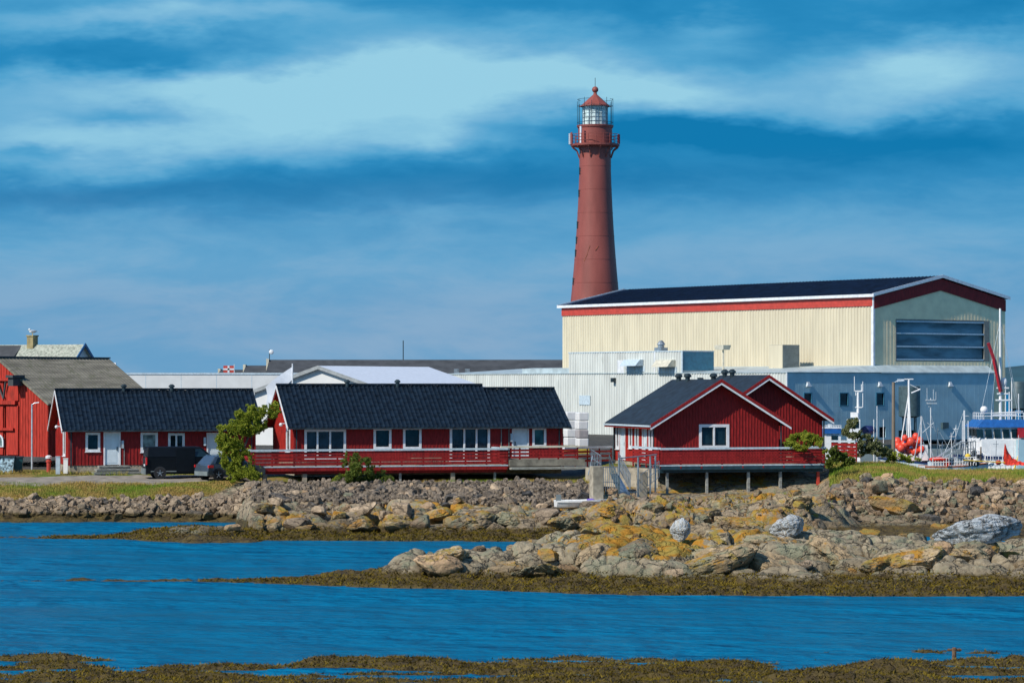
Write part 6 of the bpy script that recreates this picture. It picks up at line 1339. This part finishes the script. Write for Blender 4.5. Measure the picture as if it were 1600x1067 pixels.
def foliage(name, lab, cat, root, clumps, n, leaf, m1, limbs=(), seed=0, grp=None, droop=.0):
    """clumps: (dx,dy,z,rx,ry,rz) ellipsoids in world metres relative to root; leaves fill their shells"""
    t_ = thing(name, lab, cat, root, 0, grp); r = np.random.RandomState(seed)
    if limbs:
        m_ = MB()
        for (a, b, r0, r1) in limbs: m_.tube(a, b, r0, r1, 7)
        m_.build('trunk', 'bark', t_, smooth=True)
    vol = np.array([c[3] * c[4] * c[5] for c in clumps]) ** .7; vol /= vol.sum(); idx = r.choice(len(clumps), n, p=vol); cl = np.array(clumps)[idx]
    dirs = r.normal(size=(n, 3)); dirs /= np.linalg.norm(dirs, axis=1)[:, None]; rad = r.uniform(.35, 1.08, n) ** .6
    rad *= 1 + .35 * np.sin(dirs[:, 0] * 5 + idx) * np.sin(dirs[:, 2] * 6 + idx * 2)
    P = cl[:, :3] + dirs * rad[:, None] * cl[:, 3:]
    hole = vn(P[:, 0] * 3.2 + 50, P[:, 2] * 3.2 + seed, seed) * .6 + vn(P[:, 0] * 7 + 9, P[:, 2] * 7 + P[:, 1] * 3, seed + 1) * .4; P = P[hole > .40]; n = len(P)
    L = r.uniform(leaf * .6, leaf * 1.5, n)[:, None]; u = r.normal(size=(n, 3)); u[:, 2] += .4; u /= np.linalg.norm(u, axis=1)[:, None]; v = np.cross(u, r.normal(size=(n, 3))); v /= np.linalg.norm(v, axis=1)[:, None]
    V = np.stack([P - u * L * .5, P + v * L * .22, P + u * L * .5, P - v * L * .22], 1).reshape(-1, 3); Fc = np.arange(n * 4).reshape(-1, 4)
    o = bpy.data.objects.new('crown', raw_mesh('crown', V, Fc, MATS[m1], False)); C.objects.link(o); o.parent = t_; return t_
def CL(D, root, items):
    out = []
    for (px, py, rx, rz_) in items:
        q = at(px, py, D); s = D / F; c0 = (q.x - root[0], rnd.uniform(-.5, .5), q.z - root[2]); out.append((*c0, rx * s * .88, rx * s * .8, rz_ * s * .88))
        for _ in range(4):      # ragged outer sprays
            an = rnd.uniform(0, 6.28); e_ = rnd.uniform(.8, 1.15); k = rnd.uniform(.22, .42)
            out.append((c0[0] + rx * s * e_ * math.cos(an), c0[1] + rnd.uniform(-.4, .4), c0[2] + rz_ * s * e_ * math.sin(an), rx * s * k, rx * s * k, rz_ * s * k * 1.1))
    return out
def PT(D, root, px, py, dy=0): q = at(px, py, D); return (q.x - root[0], dy, q.z - root[2])
D = 168.6; b0 = at(377, 745, D); rt = (b0.x, D, gz(b0.x, D))
foliage('windblown_willow', 'windswept green willow leaning right between the parked car and the long terrace', 'tree', rt,
    CL(D, rt, [(370, 672, 20, 17), (354, 674, 13, 12), (346, 686, 10, 11), (388, 644, 13, 10), (405, 662, 14, 9), (352, 704, 12, 12), (385, 658, 22, 16), (400, 648, 24, 14), (418, 642, 16, 13), (428, 640, 9, 12), (360, 692, 16, 16), (352, 688, 12, 10), (372, 706, 18, 18), (364, 718, 14, 14), (380, 725, 14, 16), (374, 738, 17, 10), (395, 668, 14, 10), (345, 697, 7, 6)]),
    36000, .125, 'leaf', [(PT(D, rt, 377, 752), PT(D, rt, 379, 705), .10, .08), (PT(D, rt, 379, 705), PT(D, rt, 390, 678), .08, .05), (PT(D, rt, 390, 678), PT(D, rt, 420, 650), .05, .02), (PT(D, rt, 379, 710), PT(D, rt, 362, 690), .06, .03), (PT(D, rt, 388, 682), PT(D, rt, 385, 655), .05, .02)], 1)
D = 167.6; b0 = at(570, 760, D); rt = (b0.x, D, gz(b0.x, D))
foliage('shrub', 'green shrub growing up in front of the long terrace railing', 'shrub', rt, CL(D, rt, [(545, 722, 12, 12), (562, 730, 16, 18), (585, 738, 16, 14), (540, 748, 18, 12), (560, 758, 22, 10), (588, 756, 16, 10), (555, 712, 7, 6), (604, 750, 9, 8)]), 17000, .12, 'leaf_dark', [(PT(D, rt, 565, 770), PT(D, rt, 562, 725), .04, .02), (PT(D, rt, 560, 770), PT(D, rt, 545, 722), .04, .02)], 2)
D = 167.9; b0 = at(533, 752, D); rt = (b0.x, D, gz(b0.x, D))
foliage('shrub', 'low bright green shrub under the edge of the long terrace', 'shrub', rt, CL(D, rt, [(530, 752, 13, 9), (545, 757, 12, 7), (520, 758, 7, 5)]), 4000, .12, 'leaf', (), 3)
D = 168.3; b0 = at(392, 744, D); rt = (b0.x - .6, D, gz(b0.x, D))
foliage('shrub', 'small tufted shrub at the foot of the willow', 'shrub', rt, CL(D, rt, [(390, 740, 14, 9), (402, 738, 9, 9), (365, 744, 12, 7)]), 3800, .12, 'leaf', (), 4)
D = 173.0; b0 = at(1256, 715, D); rt = (b0.x, D, 2.6)
foliage('bush', 'feathery green bush against the red gabled wall behind the raised terrace', 'bush', rt, CL(D, rt, [(1242, 690, 12, 11), (1256, 684, 14, 9), (1274, 688, 12, 11), (1250, 698, 22, 8), (1232, 698, 9, 6), (1284, 697, 7, 9)]), 20000, .12, 'leaf', (), 5)
D = 170.6; b0 = at(1308, 735, D); rt = (b0.x, D, gz(b0.x, D))
foliage('bush', 'dark dense shrub at the right end of the raised terrace', 'bush', rt, CL(D, rt, [(1304, 710, 9, 12), (1315, 716, 12, 10), (1298, 722, 8, 10), (1325, 721, 8, 7)]), 10000, .12, 'leaf_dark', (), 6)
D = 182; b0 = at(1350, 712, D); rt = (b0.x, D, 2.9)
foliage('willow_bush', 'grey-green willow bush sloping down toward the wooden lamp post', 'bush', rt, CL(D, rt, [(1330, 670, 11, 15), (1336, 686, 16, 16), (1352, 690, 17, 15), (1368, 698, 16, 12), (1384, 706, 13, 8), (1328, 662, 6, 8), (1345, 704, 24, 9)]), 26000, .12, 'leaf_grey', [(PT(D, rt, 1345, 715), PT(D, rt, 1330, 665), .06, .02)], 7)
D = 184; b0 = at(1412, 716, D); rt = (b0.x, D, 2.9)
foliage('bush', 'low green bush in front of the orange buoys', 'bush', rt, CL(D, rt, [(1402, 712, 14, 7), (1420, 716, 14, 5), (1384, 714, 10, 6)]), 2500, .14, 'leaf', (), 8)
